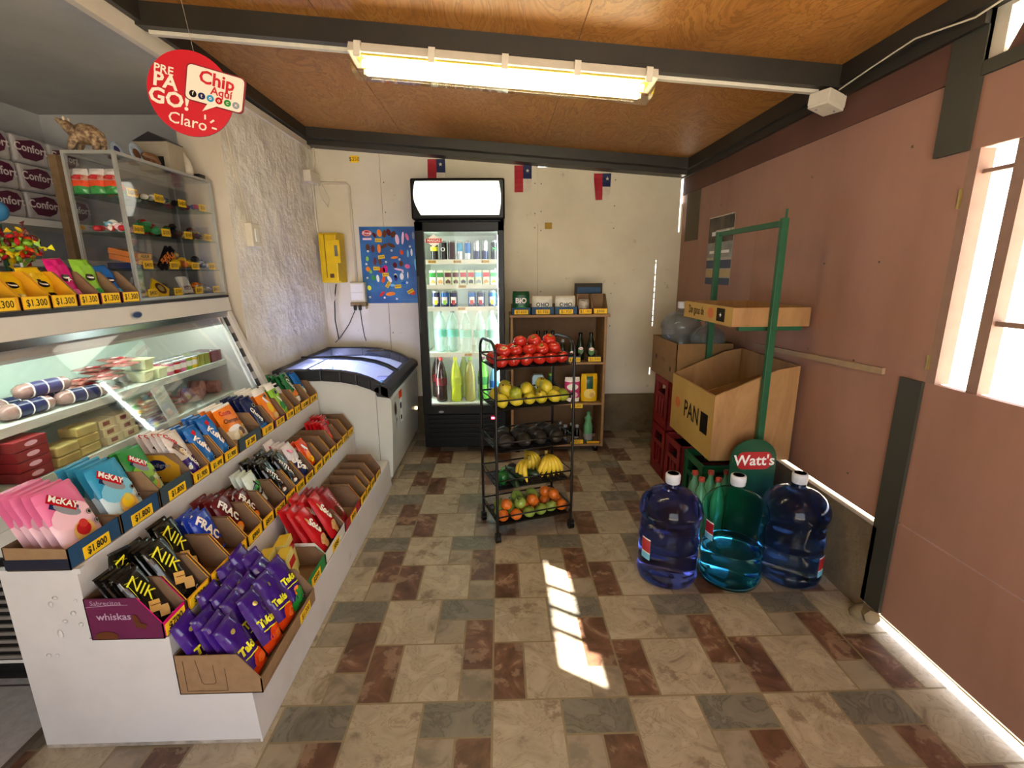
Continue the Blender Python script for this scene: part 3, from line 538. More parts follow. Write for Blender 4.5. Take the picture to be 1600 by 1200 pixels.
# ================================================================== FRIDGE
FX0,FX1,FY0,FY1=-.585,.035,3.49,4.035
def fridge():
    r=empty('drinks_fridge',((FX0+FX1)/2,(FY0+FY1)/2,0),'tall black glass-door drinks fridge with a lit white header','fridge')
    T=Matrix.Translation(Vector((-(FX0+FX1)/2,-(FY0+FY1)/2,0)))
    BK=mat('fridge_black','#080808',.32,noise=0,spec=.25); IN=mat('fridge_inner_white','#e9efe6',.4,noise=0)
    def B(name,boxes,m,bev=.004,parent=r):
        q=MB(); q.T=T
        for b in boxes: q.box(b[0],b[1],b[2] if len(b)>2 else m)
        return q.build(name,parent,bev)
    B('cabinet',[((FX0,FY0+.05,.08),(FX0+.03,FY1,1.735)),((FX1-.03,FY0+.05,.08),(FX1,FY1,1.735)),((FX0,FY1-.03,.08),(FX1,FY1,1.735)),((FX0,FY0+.05,1.70),(FX1,FY1,1.735)),((FX0,FY0+.02,.06),(FX1,FY1,.385))],BK)
    B('inner_liner',[((FX0+.03,FY1-.06,.40),(FX1-.03,FY1-.03,1.70)),((FX0+.03,FY0+.06,.40),(FX0+.036,FY1-.03,1.70)),((FX1-.036,FY0+.06,.40),(FX1-.03,FY1-.03,1.70)),((FX0+.03,FY0+.06,.385),(FX1-.03,FY1-.03,.40)),((FX0+.03,FY0+.06,1.655),(FX1-.03,FY1-.03,1.70))],IN,0)
    q=MB(); q.T=T
    for k in range(6): q.box((FX0+.03,FY0+.008,.12+k*.036),(FX1-.03,FY0+.02,.142+k*.036),BK)
    q.box((FX0,FY0+.0,.335),(FX1,FY0+.03,.385),BK); q.build('vent_grille',r,.003)
    q=MB(); q.T=T; q.poly([(-.45+.02*cos(2*pi*i/16),FY0-.012,.352+.009*sin(2*pi*i/16)) for i in range(16)],GREY); q.build('badge',r)
    B('temperature_display',[((.0-.075,FY0-.012,.29),(-.05,FY0-.004,.305))],mat('red_led',(1,.05,.08),emit=12),0)
    d=B('door',[((FX0,FY0-.01,.385),(FX0+.062,FY0+.04,1.715)),((FX1-.045,FY0-.01,.385),(FX1,FY0+.04,1.715)),((FX0,FY0-.01,.33),(FX1,FY0+.04,.395)),((FX0,FY0-.01,1.65),(FX1,FY0+.04,1.715))],BK,.005)
    B('glass',[((FX0+.06,FY0+.008,.39),(FX1-.043,FY0+.012,1.655))],thin_glass('fridge_glass',.05),0,d)
    B('handle',[((FX0+.005,FY0-.03,.95),(FX0+.02,FY0-.008,1.35))],mat('handle_black','#1c1b1b',.3,noise=0),.004,d)
    q=MB(); q.T=T; cx,cz_=-.455,1.59; q.poly([(cx-.065,FY0+.006,cz_),(cx,FY0+.006,cz_-.043),(cx+.065,FY0+.006,cz_),(cx,FY0+.006,cz_+.043)],WHITE); q.poly([(cx-.055,FY0+.004,cz_-.014),(cx+.055,FY0+.004,cz_-.014),(cx+.055,FY0+.004,cz_+.014),(cx-.055,FY0+.004,cz_+.014)],RED); q.text('MAIGAS',.026,(cx,FY0+.0025,cz_),(1,0,0),(0,0,1),WHITE,bold=.01); q.build('door_sticker',d)
    B('header_box',[((FX0-.012,FY0-.02,1.728),(FX1+.008,FY1,1.995))],BK,.012)
    q=MB(); q.T=T; pts=[]
    w0,w1,z0,z1=FX0+.012,FX1-.02,1.745,1.985
    for i in range(9): t=i/8; pts.append((w1-.012+.014*sin(pi*t)-.0, z0+.012+(z1-z0-.024)*t))
    for i in range(9): t=i/8; pts.append((w0+.03*(t)+.012-.030*sin(pi*t)*1.0, z1-.012-(z1-z0-.024)*t))
    q.add([(a,FY0-.028,b) for a,b in pts]+[(a,FY0-.02,b) for a,b in pts],[tuple(range(18))]+[(i,(i+1)%18,18+(i+1)%18,18+i) for i in range(18)],mat('lit_header_panel',(.95,1,.93),emit=.7)); q.build('lit_panel',r)
    LED=mat('fridge_led',(.88,1,.95),emit=26)
    B('light_tube',[((FX1-.048,FY0+.06,.45),(FX1-.038,FY0+.075,1.63))],LED,0); B('light_tube',[((FX0+.06-.02,FY0+.06,.45),(FX0+.05,FY0+.075,1.63))],LED,0)
    SH=mat('shelf_white','#dfe6d8',.4,noise=0)
    for z,t,xs in ((1.46,'$1.250',(-.48,-.30,-.1)),(1.285,'$400',(-.27,)),(1.125,'$1.250',(-.28,)),(.785,'$1.250',(-.24,))):
        s=B('shelf',[((FX0+.04,FY0+.07,z-.012),(FX1-.04,FY1-.06,z-.004)),((FX0+.045,FY0+.062,z-.028),(FX1-.045,FY0+.07,z+.004))],SH,0)
        q=MB(); q.T=T
        for x in xs: q.box((x-.028,FY0+.059,z-.021),(x+.028,FY0+.0615,z-.002),mat('faded_card','#c9a653',.6)); q.text(t,.017,(x,FY0+.058,z-.012),(1,0,0),(0,0,1),PENB)
        q.build('price_label',s)
fridge()
# drinks
def can(name,r0,h,m,bands,label,cat='drink can',grp=None,loc=(0,0,0),txt=None):
    pr=[(r0*.78,0),(r0,.008),(r0,h*.93),(r0*.82,h),(r0*.78,h-.003)]
    zs=[0,.008]+[h*(.05+.88*k/8) for k in range(9)]+[h]
    prof=[(r0*.8,0),(r0,h*.04)]+[(r0,h*(.08+.82*k/8)) for k in range(9)]+[(r0*.84,h*.97),(r0*.8,h),(r0*.76,h*.985)]
    def mf(j):
        v=prof[j][1]/h
        if j==0 or j>=len(prof)-4: return SILV
        for a,b,mm in bands:
            if a<=v<b: return mm
        return m
    q=MB(); q.lathe(prof,m,14,mfun=mf)
    if txt: q.text(txt[0],txt[1],(0,-r0-.001,h*.55),(1,0,0),(0,0,1),txt[2])
    return tag(q.build(name,loc=loc),label,cat,grp)
G='energy drink cans on the top fridge shelf'; z=1.457; y=FY0+.13
can('energy_drink_can',.026,.14,BLACK,[(.45,.6,NYEL)],'black energy can with yellow emblem at left end of the top fridge shelf','drink can',G,(-.47,y,z),('M',.03,NYEL))
can('energy_drink_can',.026,.14,BLACK,[],'black energy can with white ring mark on the top fridge shelf','drink can',G,(-.405,y,z),('O',.04,WHITE))
can('energy_drink_can',.026,.14,mat('plum_can','#34161f',.3,noise=0),[],'dark plum energy can, third from left on the top fridge shelf','drink can',G,(-.345,y,z))
can('energy_drink_can',.022,.135,CYAN,[(.0,.4,SILV)],'light blue and silver slim can left of the other blue ones on top fridge shelf','drink can',G,(-.285,y,z))
can('energy_drink_can',.022,.135,BLUE,[(.0,.35,SILV),(.8,1,SILV)],'mid blue and silver slim can in the middle of the top fridge shelf','drink can',G,(-.228,y,z))
can('energy_drink_can',.024,.14,NAVY,[(.45,1,SILV)],'silver over navy energy can left of its twin on top fridge shelf','drink can',G,(-.165,y,z))
can('energy_drink_can',.024,.14,NAVY,[(.45,.8,SILV)],'silver and navy energy can beside the green lettered black one','drink can',G,(-.105,y,z))
can('energy_drink_can',.026,.14,BLACK,[],'black energy can with green mark at right end of top fridge shelf','drink can',G,(-.035,y,z),('M',.04,GREEN))
def carton_juice(x,fruit,nm,side,lab):
    q=MB(); w,d,h=.044,.032,.105; q.cbox((0,0,h/2),(w,d,h),side)
    y_=-d/2-.0006; q.poly([(-w/2,y_,0),(w/2,y_,0),(w/2,y_,h),(-w/2,y_,h)],WHITE if side!=GREEN else mat('pale_green_print','#d6e3b8',.3,noise=0))
    q.poly([(-w/2,y_-.0006,h*.55),(w/2,y_-.0006,h*.55),(w/2,y_-.0006,h*.85),(-w/2,y_-.0006,h*.85)],nm)
    for k in range(3): q.poly([((-.009+.009*k)+.009*cos(2*pi*i/10),y_-.0012-.0003*k,h*(.22+.06*(k%2))+.012*sin(2*pi*i/10)) for i in range(10)],fruit)
    q.tube([(.008,0,h),(.012,-.002,h+.012)],.0018,WHITE,5)
    tag(q.build('juice_carton',loc=(x,FY0+.10,1.283)),lab,'drink carton','small juice cartons on the second fridge shelf')
for k,(f,n_,s_,l) in enumerate([(TAN,GREEN,LGREEN,'leftmost pineapple flavour'),(TAN,GREEN,LGREEN,'second pineapple flavour'),(BROWN,MAROON,GREEN,'chocolate flavour, third from left'),(BROWN,MAROON,GREEN,'chocolate flavour, fourth from left'),(BLACK,RED,GREEN,'black-spotted, fifth from left'),(BLACK,RED,GREEN,'black-spotted, sixth from left'),(GREY,LBLUE,GREEN,'green with grey panel'),(ORANGE,RED,GREEN,'orange fruit, second from the right'),(YEL,GREEN,LGREEN,'yellow fruit at the right end')]):
    carton_juice(-.485+k*.0555,f,n_,s_,f'small drink carton, {l}, on second fridge shelf')
for k,(x,c,t,l) in enumerate([(-.47,NYEL,'C','navy can with pale yellow spot at left end'),(-.405,LGREEN,'C','navy can with lime spot, second from left'),(-.34,RED,'E','navy can with red and white front, third from left'),(-.205,DORANGE,'E','navy can with orange front'),(-.14,RED,'E','navy can with red front, second from right'),(-.055,NYEL,'C','navy can with pale front at right end')]):
    q=can('beer_can',.029,.118,NAVY,[(.12,.9,BLUE if k%2 else NAVY)],l+' of third fridge shelf','drink can','navy drink cans on the third fridge shelf',(x,FY0+.115,1.123))
    w=MB(); w.add([(.03*sin(a)*1.0,-.0302*cos(a),zz) for zz in (.03,.075) for a in [(-.7+.2*i) for i in range(8)]],[(i,i+1,9+i,8+i) for i in range(7)],WHITE); w.add([(.0306*sin(a),-.0306*cos(a),zz) for zz in (.02,.052) for a in [(-.4+.16*i) for i in range(6)]],[(i,i+1,7+i,6+i) for i in range(5)],c); w.build('can_label',q)
def bottle(name,prof,m,n=18,cap=None,lab=None,loc=(0,0,0),label='',cat='bottle',grp=None,txt=None,inner=None,capr=None):
    r=MB().lathe(prof,m,n).build(name,loc=loc)
    if grp is False: return r
    tag(r,label,cat,grp)
    h=prof[-1][1]
    if cap:
        cr=capr or prof[-1][0]*1.15; MB().lathe([(cr,h-.004),(cr*1.02,h+.004),(cr,h+.016),(cr*.6,h+.018)],cap,12).build('cap',r)
    if lab:
        z0,z1,rr,lm=lab; q=MB().lathe([(rr,z0),(rr,z1)],lm,n); q.f=[f for f in q.f if len(f)==4]; q.m=q.m[:len(q.f)]; q.s=q.s[:len(q.f)]
        if txt: q.text(txt[0],txt[1],(0,-rr-.001,(z0+z1)/2),(1,0,0),(0,0,1),txt[2])
        q.build('label_wrap',r)
    return r
WAT=mat('water_bottle_clear','#bfeadf',.05,noise=0,alpha=.35,spec=1); WLAB=mat('water_label','#6fc4ae',.4,noise=0)
for k,(x,c) in enumerate([(-.455,0),(-.36,0),(-.26,1),(-.155,1),(-.06,1)]):
    pr=[(.03,0),(.042,.006),(.044,.02),(.042,.09),(.044,.10),(.044,.20),(.042,.225),(.028,.262),(.014,.285),(.013,.30)]
    b=bottle('water_bottle',pr,WAT,18,cap=WHITE if c else GREY,lab=(.115,.17,.0452,WLAB),loc=(x,FY0+.12+(.05 if not c else 0),.783),label=['leftmost clear water bottle','second clear water bottle from the left','middle clear water bottle','clear water bottle second from the right','rightmost clear water bottle'][k]+' on the fourth fridge shelf',cat='water bottle',grp='clear water bottles on the fourth fridge shelf')
SB=[(.03,0),(.04,.006),(.042,.03),(.039,.10),(.042,.17),(.040,.21),(.028,.27),(.014,.31),(.013,.325)]
def sodab(nm,x,yy,col,cap,lbl,lm,t=None,al=.75,s=1):
    m=mat(col[0],col[1],.08,noise=0,alpha=al,spec=.8)
    b=bottle('soda_bottle',[(a*s,b_*s) for a,b_ in SB],m,18,cap=cap,lab=(.13*s,.19*s,.0425*s,lm) if lm else None,loc=(x,yy,.402),label=lbl,cat='soda bottle',grp='large soda bottles at the bottom of the fridge',txt=t)
sodab('a',-.455,FY0+.12,('cola_brown','#2c1210'),RED,'brown cola bottle with red cap at the fridge bottom left',MAROON,None,.9)
sodab('a',-.505,FY0+.26,('cola_brown','#2c1210'),RED,'brown cola bottle at the back of the fridge bottom left corner',MAROON,None,.9)
sodab('b',-.345,FY0+.12,('neon_drink','#c9dd2e'),NYEL,'cloudy neon yellow bottle with yellow cap in the fridge bottom',mat('neon_label','#bcd02a',.4,noise=0),None,.92)
sodab('c',-.235,FY0+.12,('pale_gold_drink','#b9b24a'),LGREEN,'pale gold soda bottle with lime cap in the fridge bottom',None,None,.6)
sodab('d',-.29,FY0+.25,('olive_drink','#a7b83a'),LGREEN,'olive green bottle behind the two pale ones in the fridge bottom',None,None,.8)
sodab('e',-.135,FY0+.14,('green_drink','#6fcf3e'),WINE,'bright green soda bottle with dark cap in the fridge bottom',GREEN,None,.85)
sodab('f',-.05,FY0+.12,('blue_drink','#6fb7e0'),WHITE,'pale blue drink bottle at the fridge bottom right, behind the cart',BLUE,None,.8,.85)
# ================================================================== WOODEN SHELF UNIT
SX0,SX1,SY0,SY1,SZ=.075,.785,3.5,3.82,1.05
OAK=ramp_mat('honey_melamine',[(.2,'#7c5a34'),(.6,'#8f6b40'),(.9,'#99754a')],kind='noise',scale=(1,1,8),nscale=5,detail=6,dist=1,rough=.5,bump=.02)
def shelfunit():
    r=empty('wooden_shelf_unit',((SX0+SX1)/2,(SY0+SY1)/2,0),'low honey wood shelf unit on castors right of the drinks fridge','shelf unit')
    T=Matrix.Translation(Vector((-(SX0+SX1)/2,-(SY0+SY1)/2,0)))
    def B(n,a,b,m=OAK,bv=.002): q=MB(); q.T=T; q.box(a,b,m); return q.build(n,r,bv)
    B('side_panel',(SX0,SY0,.05),(SX0+.02,SY1,SZ)); B('side_panel',(SX1-.02,SY0,.05),(SX1,SY1,SZ)); B('top',(SX0-.005,SY0-.01,SZ),(SX1+.02,SY1,SZ+.02)); B('back_panel',(SX0+.02,SY1-.008,.05),(SX1-.02,SY1,SZ),mat('back_board','#6e5334',.7))
    for z in (.07,.40,.715): B('shelf',(SX0+.02,SY0+.003,z-.018),(SX1-.02,SY1-.008,z-.001))
    for x in (SX0+.05,SX1-.05):
        for y in (SY0+.04,SY1-.05): q=MB(); q.T=T; q.lathe([(.0,0),(.02,.004),(.02,.045),(.01,.052)],BLACK,10,c=(x,y,0)); q.build('castor',r)
shelfunit()
def pouch(name,w,h,t,m,label,cat,loc,rz=0,bands=(),shapes=(),texts=(),grp=None,lean=0,gusset=False):
    q=MB(); packet_geo(q,w,h,t,m,bands,shapes,texts,gusset=gusset)
    o=q.build(name); o.matrix_world=Matrix.Translation(Vector(loc)) @ Matrix.Rotation(rz,4,'Z') @ Matrix.Rotation(rad(90)-lean,4,'X')
    return tag(o,label,cat,grp)
def packet_geo(q,w,h,t,m,bands=(),shapes=(),texts=(),crimp=True,power=3,wr=.0,seed=1,back=None,nx=8,ny=12,gusset=False):
    """flat packet in local x (width), y (height), z (towards the viewer)"""
    rs=random.Random(seed); ph=[rs.uniform(0,6) for _ in range(4)]
    def sf(x,y):
        a=abs(2*x/w); v=y/h; b=abs(2*v-1)
        if gusset: b=b if v>.5 else b*.75
        z=t/2*max(0,(1-min(1,a)**power))**.6*max(0,(1-min(1,b*1.02)**(power+2)))**.6
        return z+wr*t*(sin(x/w*9+ph[0])*sin(v*11+ph[1])+.6*sin(x/w*17+v*7+ph[2]))*(1-a**4 if a<1 else 0)*(1 if .06<v<.94 else 0)
    xs=[-w/2+w*i/nx for i in range(nx+1)]
    vs=[0,.03,.06]+[.06+.88*k/(ny-4) for k in range(1,ny-4)]+[.94,.97,1]
    zz=[(.0015 if k%2 else -.0015) if (crimp and (v<.05 or v>.95)) else 0 for k,v in enumerate(vs)]
    F=[];Bk=[]
    for k,v in enumerate(vs):
        for i,x in enumerate(xs):
            pin=1-.05*(0 if .1<v<.9 else 1)*(1 if crimp else 0)
            e=0 if i in (0,nx) else 1
            F.append((x*pin,v*h,zz[k]+max(.0008*e,sf(x,v*h)*e))); Bk.append((x*pin,v*h,zz[k]-max(.0008*e,sf(x,v*h)*e*.8)))
    n=nx+1
    for k in range(len(vs)-1):
        v=(vs[k]+vs[k+1])/2; mm=m
        for a,b,bm in bands:
            if a<=v<b: mm=bm
        q.add([F[k*n+i] for i in range(n)]+[F[(k+1)*n+i] for i in range(n)],[(i,i+1,n+i+1,n+i) for i in range(nx)],mm,True)
        q.add([Bk[k*n+i] for i in range(n)]+[Bk[(k+1)*n+i] for i in range(n)],[(n+i,n+i+1,i+1,i) for i in range(nx)],back or mm,True)
    lay=[.0012]
    def P(x,y): return (x,y,sf(x,y)+lay[0])
    for sh in shapes:
        k=sh[0]; lay[0]+=.0003
        if k=='e':      # ellipse cx cy rx ry mat rot
            cx,cy,rx,ry,mm=sh[1:6]; ro=rad(sh[6]) if len(sh)>6 else 0; cx*=w; cy*=h; rx*=w; ry*=w
            pts=[P(cx,cy)]; 
            for rr in (.5,1):
                for i in range(14):
                    a=2*pi*i/14; u,v=rx*rr*cos(a),ry*rr*sin(a); pts.append(P(cx+u*cos(ro)-v*sin(ro),cy+u*sin(ro)+v*cos(ro)))
            q.add(pts,[(0,1+i,1+(i+1)%14) for i in range(14)]+[(1+i,15+i,15+(i+1)%14,1+(i+1)%14) for i in range(14)],mm,True)
        else:           # 'r' centre, half sizes, mat, rot
            cx,cy,a,b,mm=sh[1:6]; ro=rad(sh[6]) if len(sh)>6 else 0; cx*=w; cy*=h; a*=w; b*=w; g=4; pts=[]
            for j in range(g+1):
                for i in range(g+1):
                    u,v=a*(2*i/g-1),b*(2*j/g-1); pts.append(P(cx+u*cos(ro)-v*sin(ro),cy+u*sin(ro)+v*cos(ro)))
            q.add(pts,[(j*(g+1)+i,j*(g+1)+i+1,(j+1)*(g+1)+i+1,(j+1)*(g+1)+i) for j in range(g) for i in range(g)],mm,True)
    lay[0]+=.0008
    for tx in texts:    # string size(w units) cx cy rot mat [bold]
        s,sz,cx,cy,ro,mm=tx[:6]; bo=tx[6] if len(tx)>6 else .01; tv,tf=text_mesh(s,bo); ro=rad(ro); k=sz*w
        q.add([P(cx*w+(x*k)*cos(ro)-(y*k)*sin(ro),cy*h+(x*k)*sin(ro)+(y*k)*cos(ro)) for x,y in tv],tf,mm)
    return q
def smallcarton(x0,x1,z,hf,hb,m,label,price,y0=SY0+.005,d=.16,group='open cartons on the wooden shelf unit'):
    r=empty('product_carton',((x0+x1)/2,y0+d/2,z),label,'carton',group); q=MB(); w=(x1-x0)/2; t=.003
    q.box((-w,-d/2,0),(w,d/2,t),KRAFTD); q.box((-w,-d/2,0),(w,-d/2+t,hf),m); q.box((-w,d/2-t,0),(w,d/2,hb),KRAFTD)
    for s in (-1,1):
        a=s*w; b=s*(w-t); q.prism([(-d/2,0),(d/2,0),(d/2,hb),(0,hb),(-d/2,hf)],'x',min(a,b),max(a,b),KRAFT)
    q.build('box',r)
    if price:
        q=MB(); lw=min(w*.85,.05); q.box((-lw,-d/2-.002,.004),(lw,-d/2-.0006,.004+.032),LABEL); q.text(price,.028,(0,-d/2-.003,.020),(1,0,0),(0,0,1),PENB); q.build('price_label',r)
    return r
zt=SZ+.02
smallcarton(.085,.225,zt,.05,.07,BOXNAVY,'navy carton holding the green soap bag at left end of the shelf top','$1.650')
smallcarton(.23,.395,zt,.055,.07,BOXNAVY,'navy carton holding a white detergent bag, beside the green bag','$1.950')
smallcarton(.40,.565,zt,.055,.07,BOXNAVY,'navy carton holding a white detergent bag, beside the wine carton','$1.950')
smallcarton(.57,.675,zt,.04,.14,BOXWINE,'wine-fronted open carton with crumpled bag on the shelf top','$1.100')
smallcarton(.68,.785,zt,.04,.14,BOXYEL,'tall-backed brown carton at the right end of the shelf top','$900')
pouch('detergent_bag',.125,.16,.06,DGREEN,'dark green soap powder bag standing at the left end of shelf top','bag',(.155,SY0+.06,zt+.006),shapes=[('e',0,.25,.3,.14,GREEN)],texts=[('BiO',.42,0,.58,0,WHITE,.03)])
for k,x in enumerate((.312,.482)):
    pouch('detergent_bag',.15,.125,.07,mat('detergent_white','#d8d6cc',.4,noise=.05),['left white detergent bag with black lettering on the shelf top','right white detergent bag with black lettering on the shelf top'][k],'bag',(x,SY0+.065,zt+.006),shapes=[('r',0,.12,.4,.12,LBLUE)],texts=[('OMO',.26,0,.5,0,BLACK,.02)])
pouch('crumpled_bag',.08,.10,.05,mat('silver_bag','#a89f92',.4,noise=.3,scale=60),'crumpled silver bag in the wine-fronted carton on shelf top','bag',(.62,SY0+.07,zt+.006))
r=empty('open_carton_lid',(.70,SY1-.06,zt),'tall dark open carton standing behind the brown one on the shelf top','carton'); q=MB(); q.box((-.115,.0,.0),(.095,.05,.215),mat('dark_carton','#2d2620',.7)); q.box((-.10,-.002,.14),(.08,.0,.185),BOXNAVY); q.build('box',r,.002)
# row 1 contents
for k,(x,c) in enumerate(((.13,RED),(.178,RED),(.226,NYEL))):
    b=bottle('aerosol_can',[(.019,0),(.02,.003),(.02,.135),(.014,.145)],WHITE,14,loc=(x,SY0+.06,.715),label=['left','middle','right'][k]+' of three aerosol cans with blue caps on upper shelf',cat='aerosol can',grp='aerosol cans on the upper shelf',lab=(.03,.10,.0205,mat('aerosol_print','#d8dde6',.3,noise=0)))
    MB().lathe([(.0195,.12),(.0195,.16),(.012,.172)],NAVY,14).build('cap',b); MB().lathe([(.0208,.03),(.0208,.05)],c,14).build('colour_band',b)
for k,x in enumerate((.285,.34,.395)):
    b=bottle('polish_bottle',[(.021,0),(.022,.003),(.022,.15),(.012,.19),(.012,.21)],mat('dark_brown_bottle','#191210',.25,noise=0),14,cap=BLACK,loc=(x,SY0+.09,.715),label=['left','middle','right'][k]+' of three dark bottles with yellow labels on upper shelf',cat='bottle',grp='dark bottles with yellow labels',lab=(.05,.12,.0225,YEL))
    MB().lathe([(.0225,.02),(.0225,.045)],RED if k else BROWN,14).build('lower_label',b)
QG=mat('dish_soap_green','#16220f',.2,noise=0)
for k,(x,yy,s) in enumerate(((.468,.06,.9),(.535,.06,.9),(.61,.12,1.15),(.68,.06,1.2))):
    b=bottle('dish_soap_bottle',[(a*s,b_*s) for a,b_ in [(.022,0),(.026,.003),(.026,.09),(.02,.125),(.011,.15),(.011,.165)]],QG,14,cap=GREY if k<2 else BLACK,loc=(x,SY0+yy,.715),label=['leftmost small','second small','tall rear','tall front'][k]+' dark green dish soap bottle on the upper shelf',cat='bottle',grp='dark dish soap bottles')
    q=MB(); q.poly([(.018*s*cos(2*pi*i/14),-.0265*s-.001,.065*s+.028*s*sin(2*pi*i/14)) for i in range(14)],mat('soap_label','#3e6a2a',.3,noise=0)); q.poly([(.016*s*cos(2*pi*i/14),-.0265*s-.002,.078*s+.01*s*sin(2*pi*i/14)) for i in range(14)],WHITE); q.text('Quix',.018*s,(0,-.0265*s-.003,.078*s),(1,0,0),(0,0,1),RED); q.build('front_label',b)
smallcarton(.50,.60,.716,.045,.06,BOXNAVY,'small navy carton on the upper shelf beside the dish soap','$1.500',y0=SY0+.0)
smallcarton(.645,.755,.716,.045,.06,mat('charcoal_carton','#2b2622',.6),'dark carton under the tall dish soap with a $2.500 card','$2.500')
# row 2
b=MB(); b.prism([(-.045,0),(.045,0),(.045,.19),(.03,.21),(-.03,.21),(-.045,.19)],'y',-.03,.03,mat('softener_blue','#a9cfe4',.3,noise=0)); b.text('Soft',.036,(0,-.0315,.06),(1,0,0),(0,0,1),NAVY,bold=.01); tag(b.build('fabric_softener',loc=(.285,SY0+.09,.40),bevel=.004),'light blue fabric softener bottle on the middle shelf behind the cart','bottle')
b=bottle('detergent_bottle',[(.03,0),(.04,.004),(.042,.08),(.036,.14),(.014,.18),(.014,.2)],mat('emerald_bottle','#156b49',.15,noise=0,trans=.3),16,cap=LGREEN,loc=(.385,SY0+.10,.40),label='emerald green detergent bottle on the middle shelf behind the cart',cat='bottle')
pouch('refill_pouch',.115,.19,.05,mat('pink_pouch','#c63b78',.25,noise=0),'pink and white refill pouch on the middle shelf','pouch',(.545,SY0+.05,.402),bands=[(.0,.12,WHITE),(.85,1.1,WHITE)],shapes=[('e',0,.62,.38,.22,WHITE),('e',.1,.3,.25,.2,LPINK),('e',-.2,.25,.15,.12,BLACK)],texts=[],gusset=True)
pouch('refill_pouch',.125,.215,.06,mat('golden_pouch','#e0b316',.25,noise=0),'golden yellow refill pouch with green spout label on the middle shelf','pouch',(.675,SY0+.055,.402),bands=[],shapes=[('r',0,.72,.2,.42,DGREEN),('e',0,.3,.36,.3,mat('pale_gold','#e9cf6a',.3,noise=0)),('e',.15,.25,.15,.15,TAN)],texts=[],gusset=True)
tagcard(.575,.378,.09,.032,'$1.250',LABEL,'yellow price card on the middle shelf edge behind the cart',y=SY0-.002)
# row 3
b=bottle('bleach_bottle',[(.03,0),(.036,.004),(.036,.12),(.022,.17),(.03,.19),(.014,.21),(.014,.225)],mat('mint_plastic','#5b9b6c',.35,noise=.03),16,cap=mat('mint_cap','#4c8a5a',.4),loc=(.68,SY0+.07,.07),label='mint green bleach bottle at the lower right of the shelf unit',cat='bottle',lab=(.02,.07,.0365,mat('grey_label','#8a8d8a',.5)))
for k,(x,yy) in enumerate(((.50,.06),(.555,.10),(.59,.05),(.47,.14))):
    b=bottle('shoe_polish_bottle',[(.018,0),(.02,.003),(.02,.09),(.012,.11),(.012,.125)],BLACK,12,cap=GREY,loc=(x,SY0+yy,.07),label=['left front','rear right','right front','rear left'][k]+' small black bottle on the bottom shelf',cat='bottle',grp='small black bottles on the bottom shelf',lab=(.02,.05,.0205,SILV))
smallcarton(.10,.26,.071,.05,.07,BOXNAVY,'navy carton at the left of the bottom shelf, behind cart','$1.350')
smallcarton(.37,.52-.02,.071,.05,.07,BOXNAVY,'navy carton in the middle of the bottom shelf','$1.650',y0=SY0+.0)
smallcarton(.522,.64,.071,.045,.06,MC['charcoal_carton'],'dark carton on the bottom shelf under the small black bottles','$850',y0=SY0+.0)
smallcarton(.66,.76,.071,.02,.03,BOXYEL,'shallow yellow-edged tray at the right of the bottom shelf','')
# ================================================================== FRUIT CART
CM=mat('black_wire','#1a1715',.35,noise=0,metal=.3)
CW,CD=.42,.255
CROT=math.atan2(.133,.397); CORG=Vector((-.025,2.245,0))
CT_=Matrix.Translation(CORG) @ Matrix.Rotation(CROT,4,'Z')
def cart():
    r=empty('fruit_cart',CORG,'black wire five-tier trolley on castors full of fruit and vegetables','cart',rz=CROT)
    for x in (0,CW):
        q=MB(); h=1.045
        q.tube([(x,0,.045),(x,0,.985),(x,.008,1.015),(x,.03,1.035),(x,.06,h),(x,CD-.06,h),(x,CD-.03,1.035),(x,CD-.008,1.015),(x,CD,.985),(x,CD,.045)],.0075,CM,8); q.build('side_frame',r)
        for y in (0,CD):
            c=MB(); c.tube([(x-.012,y,.022),(x+.012,y,.022)],.022,BLACK,12); c.box((x-.014,y-.012,.022),(x+.014,y+.012,.052),CM); c.build('castor',r)
    for k,z in enumerate((.914,.71,.49,.29,.09)):
        q=MB(); rim=[(0,0,z+.05),(CW,0,z+.05),(CW,CD,z+.05),(0,CD,z+.05)]; b=[(.01,.01,z),(CW-.01,.01,z),(CW-.01,CD-.01,z),(.01,CD-.01,z)]
        q.tube(rim,.0045,CM,6,closed=True); q.tube(b,.003,CM,5,closed=True)
        for a,c in zip(rim,b): q.tube([a,c],.003,CM,5)
        for i in range(1,8): x=.01+(CW-.02)*i/8; q.tube([(x,.01,z),(x,CD-.01,z)],.0015,CM,4)
        for i in range(1,5): y=.01+(CD-.02)*i/5; q.tube([(.01,y,z),(CW-.01,y,z)],.0015,CM,4)
        q.box((.012,.012,z-.003),(CW-.012,CD-.012,z-.0015),mat('dark_mesh','#15110f',.6,noise=0))
        q.build('basket',r)
cart()
def cplace(o,x,y,z,rx=0,ry=0,rz=0): o.matrix_world=CT_ @ Matrix.Translation((x,y,z)) @ Matrix.Rotation(rz,4,'Z') @ Matrix.Rotation(ry,4,'Y') @ Matrix.Rotation(rx,4,'X')
def fruitproto(name,cat,body,stem=None):
    r=bpy.data.objects.new(name,None); COL.objects.link(r); r.empty_display_size=.02; tag(r,'',cat)
    body.build('flesh',r)
    if stem: stem.build('stem',r)
    return r
TOM=ramp_mat('tomato_skin',[(.2,'#8f1a0f'),(.6,'#b3281a'),(.9,'#c23a20')],nscale=2,rough=.22,bump=0)
q=MB().ball((0,0,.0),(.036,.036,.029),TOM,18,12,fn=lambda p: Vector((p.x*(1+.04*cos(5*math.atan2(p.y,p.x))),p.y*(1+.04*cos(5*math.atan2(p.y,p.x))),p.z-(.25*(max(0,p.z)**8)))))
st=MB(); 
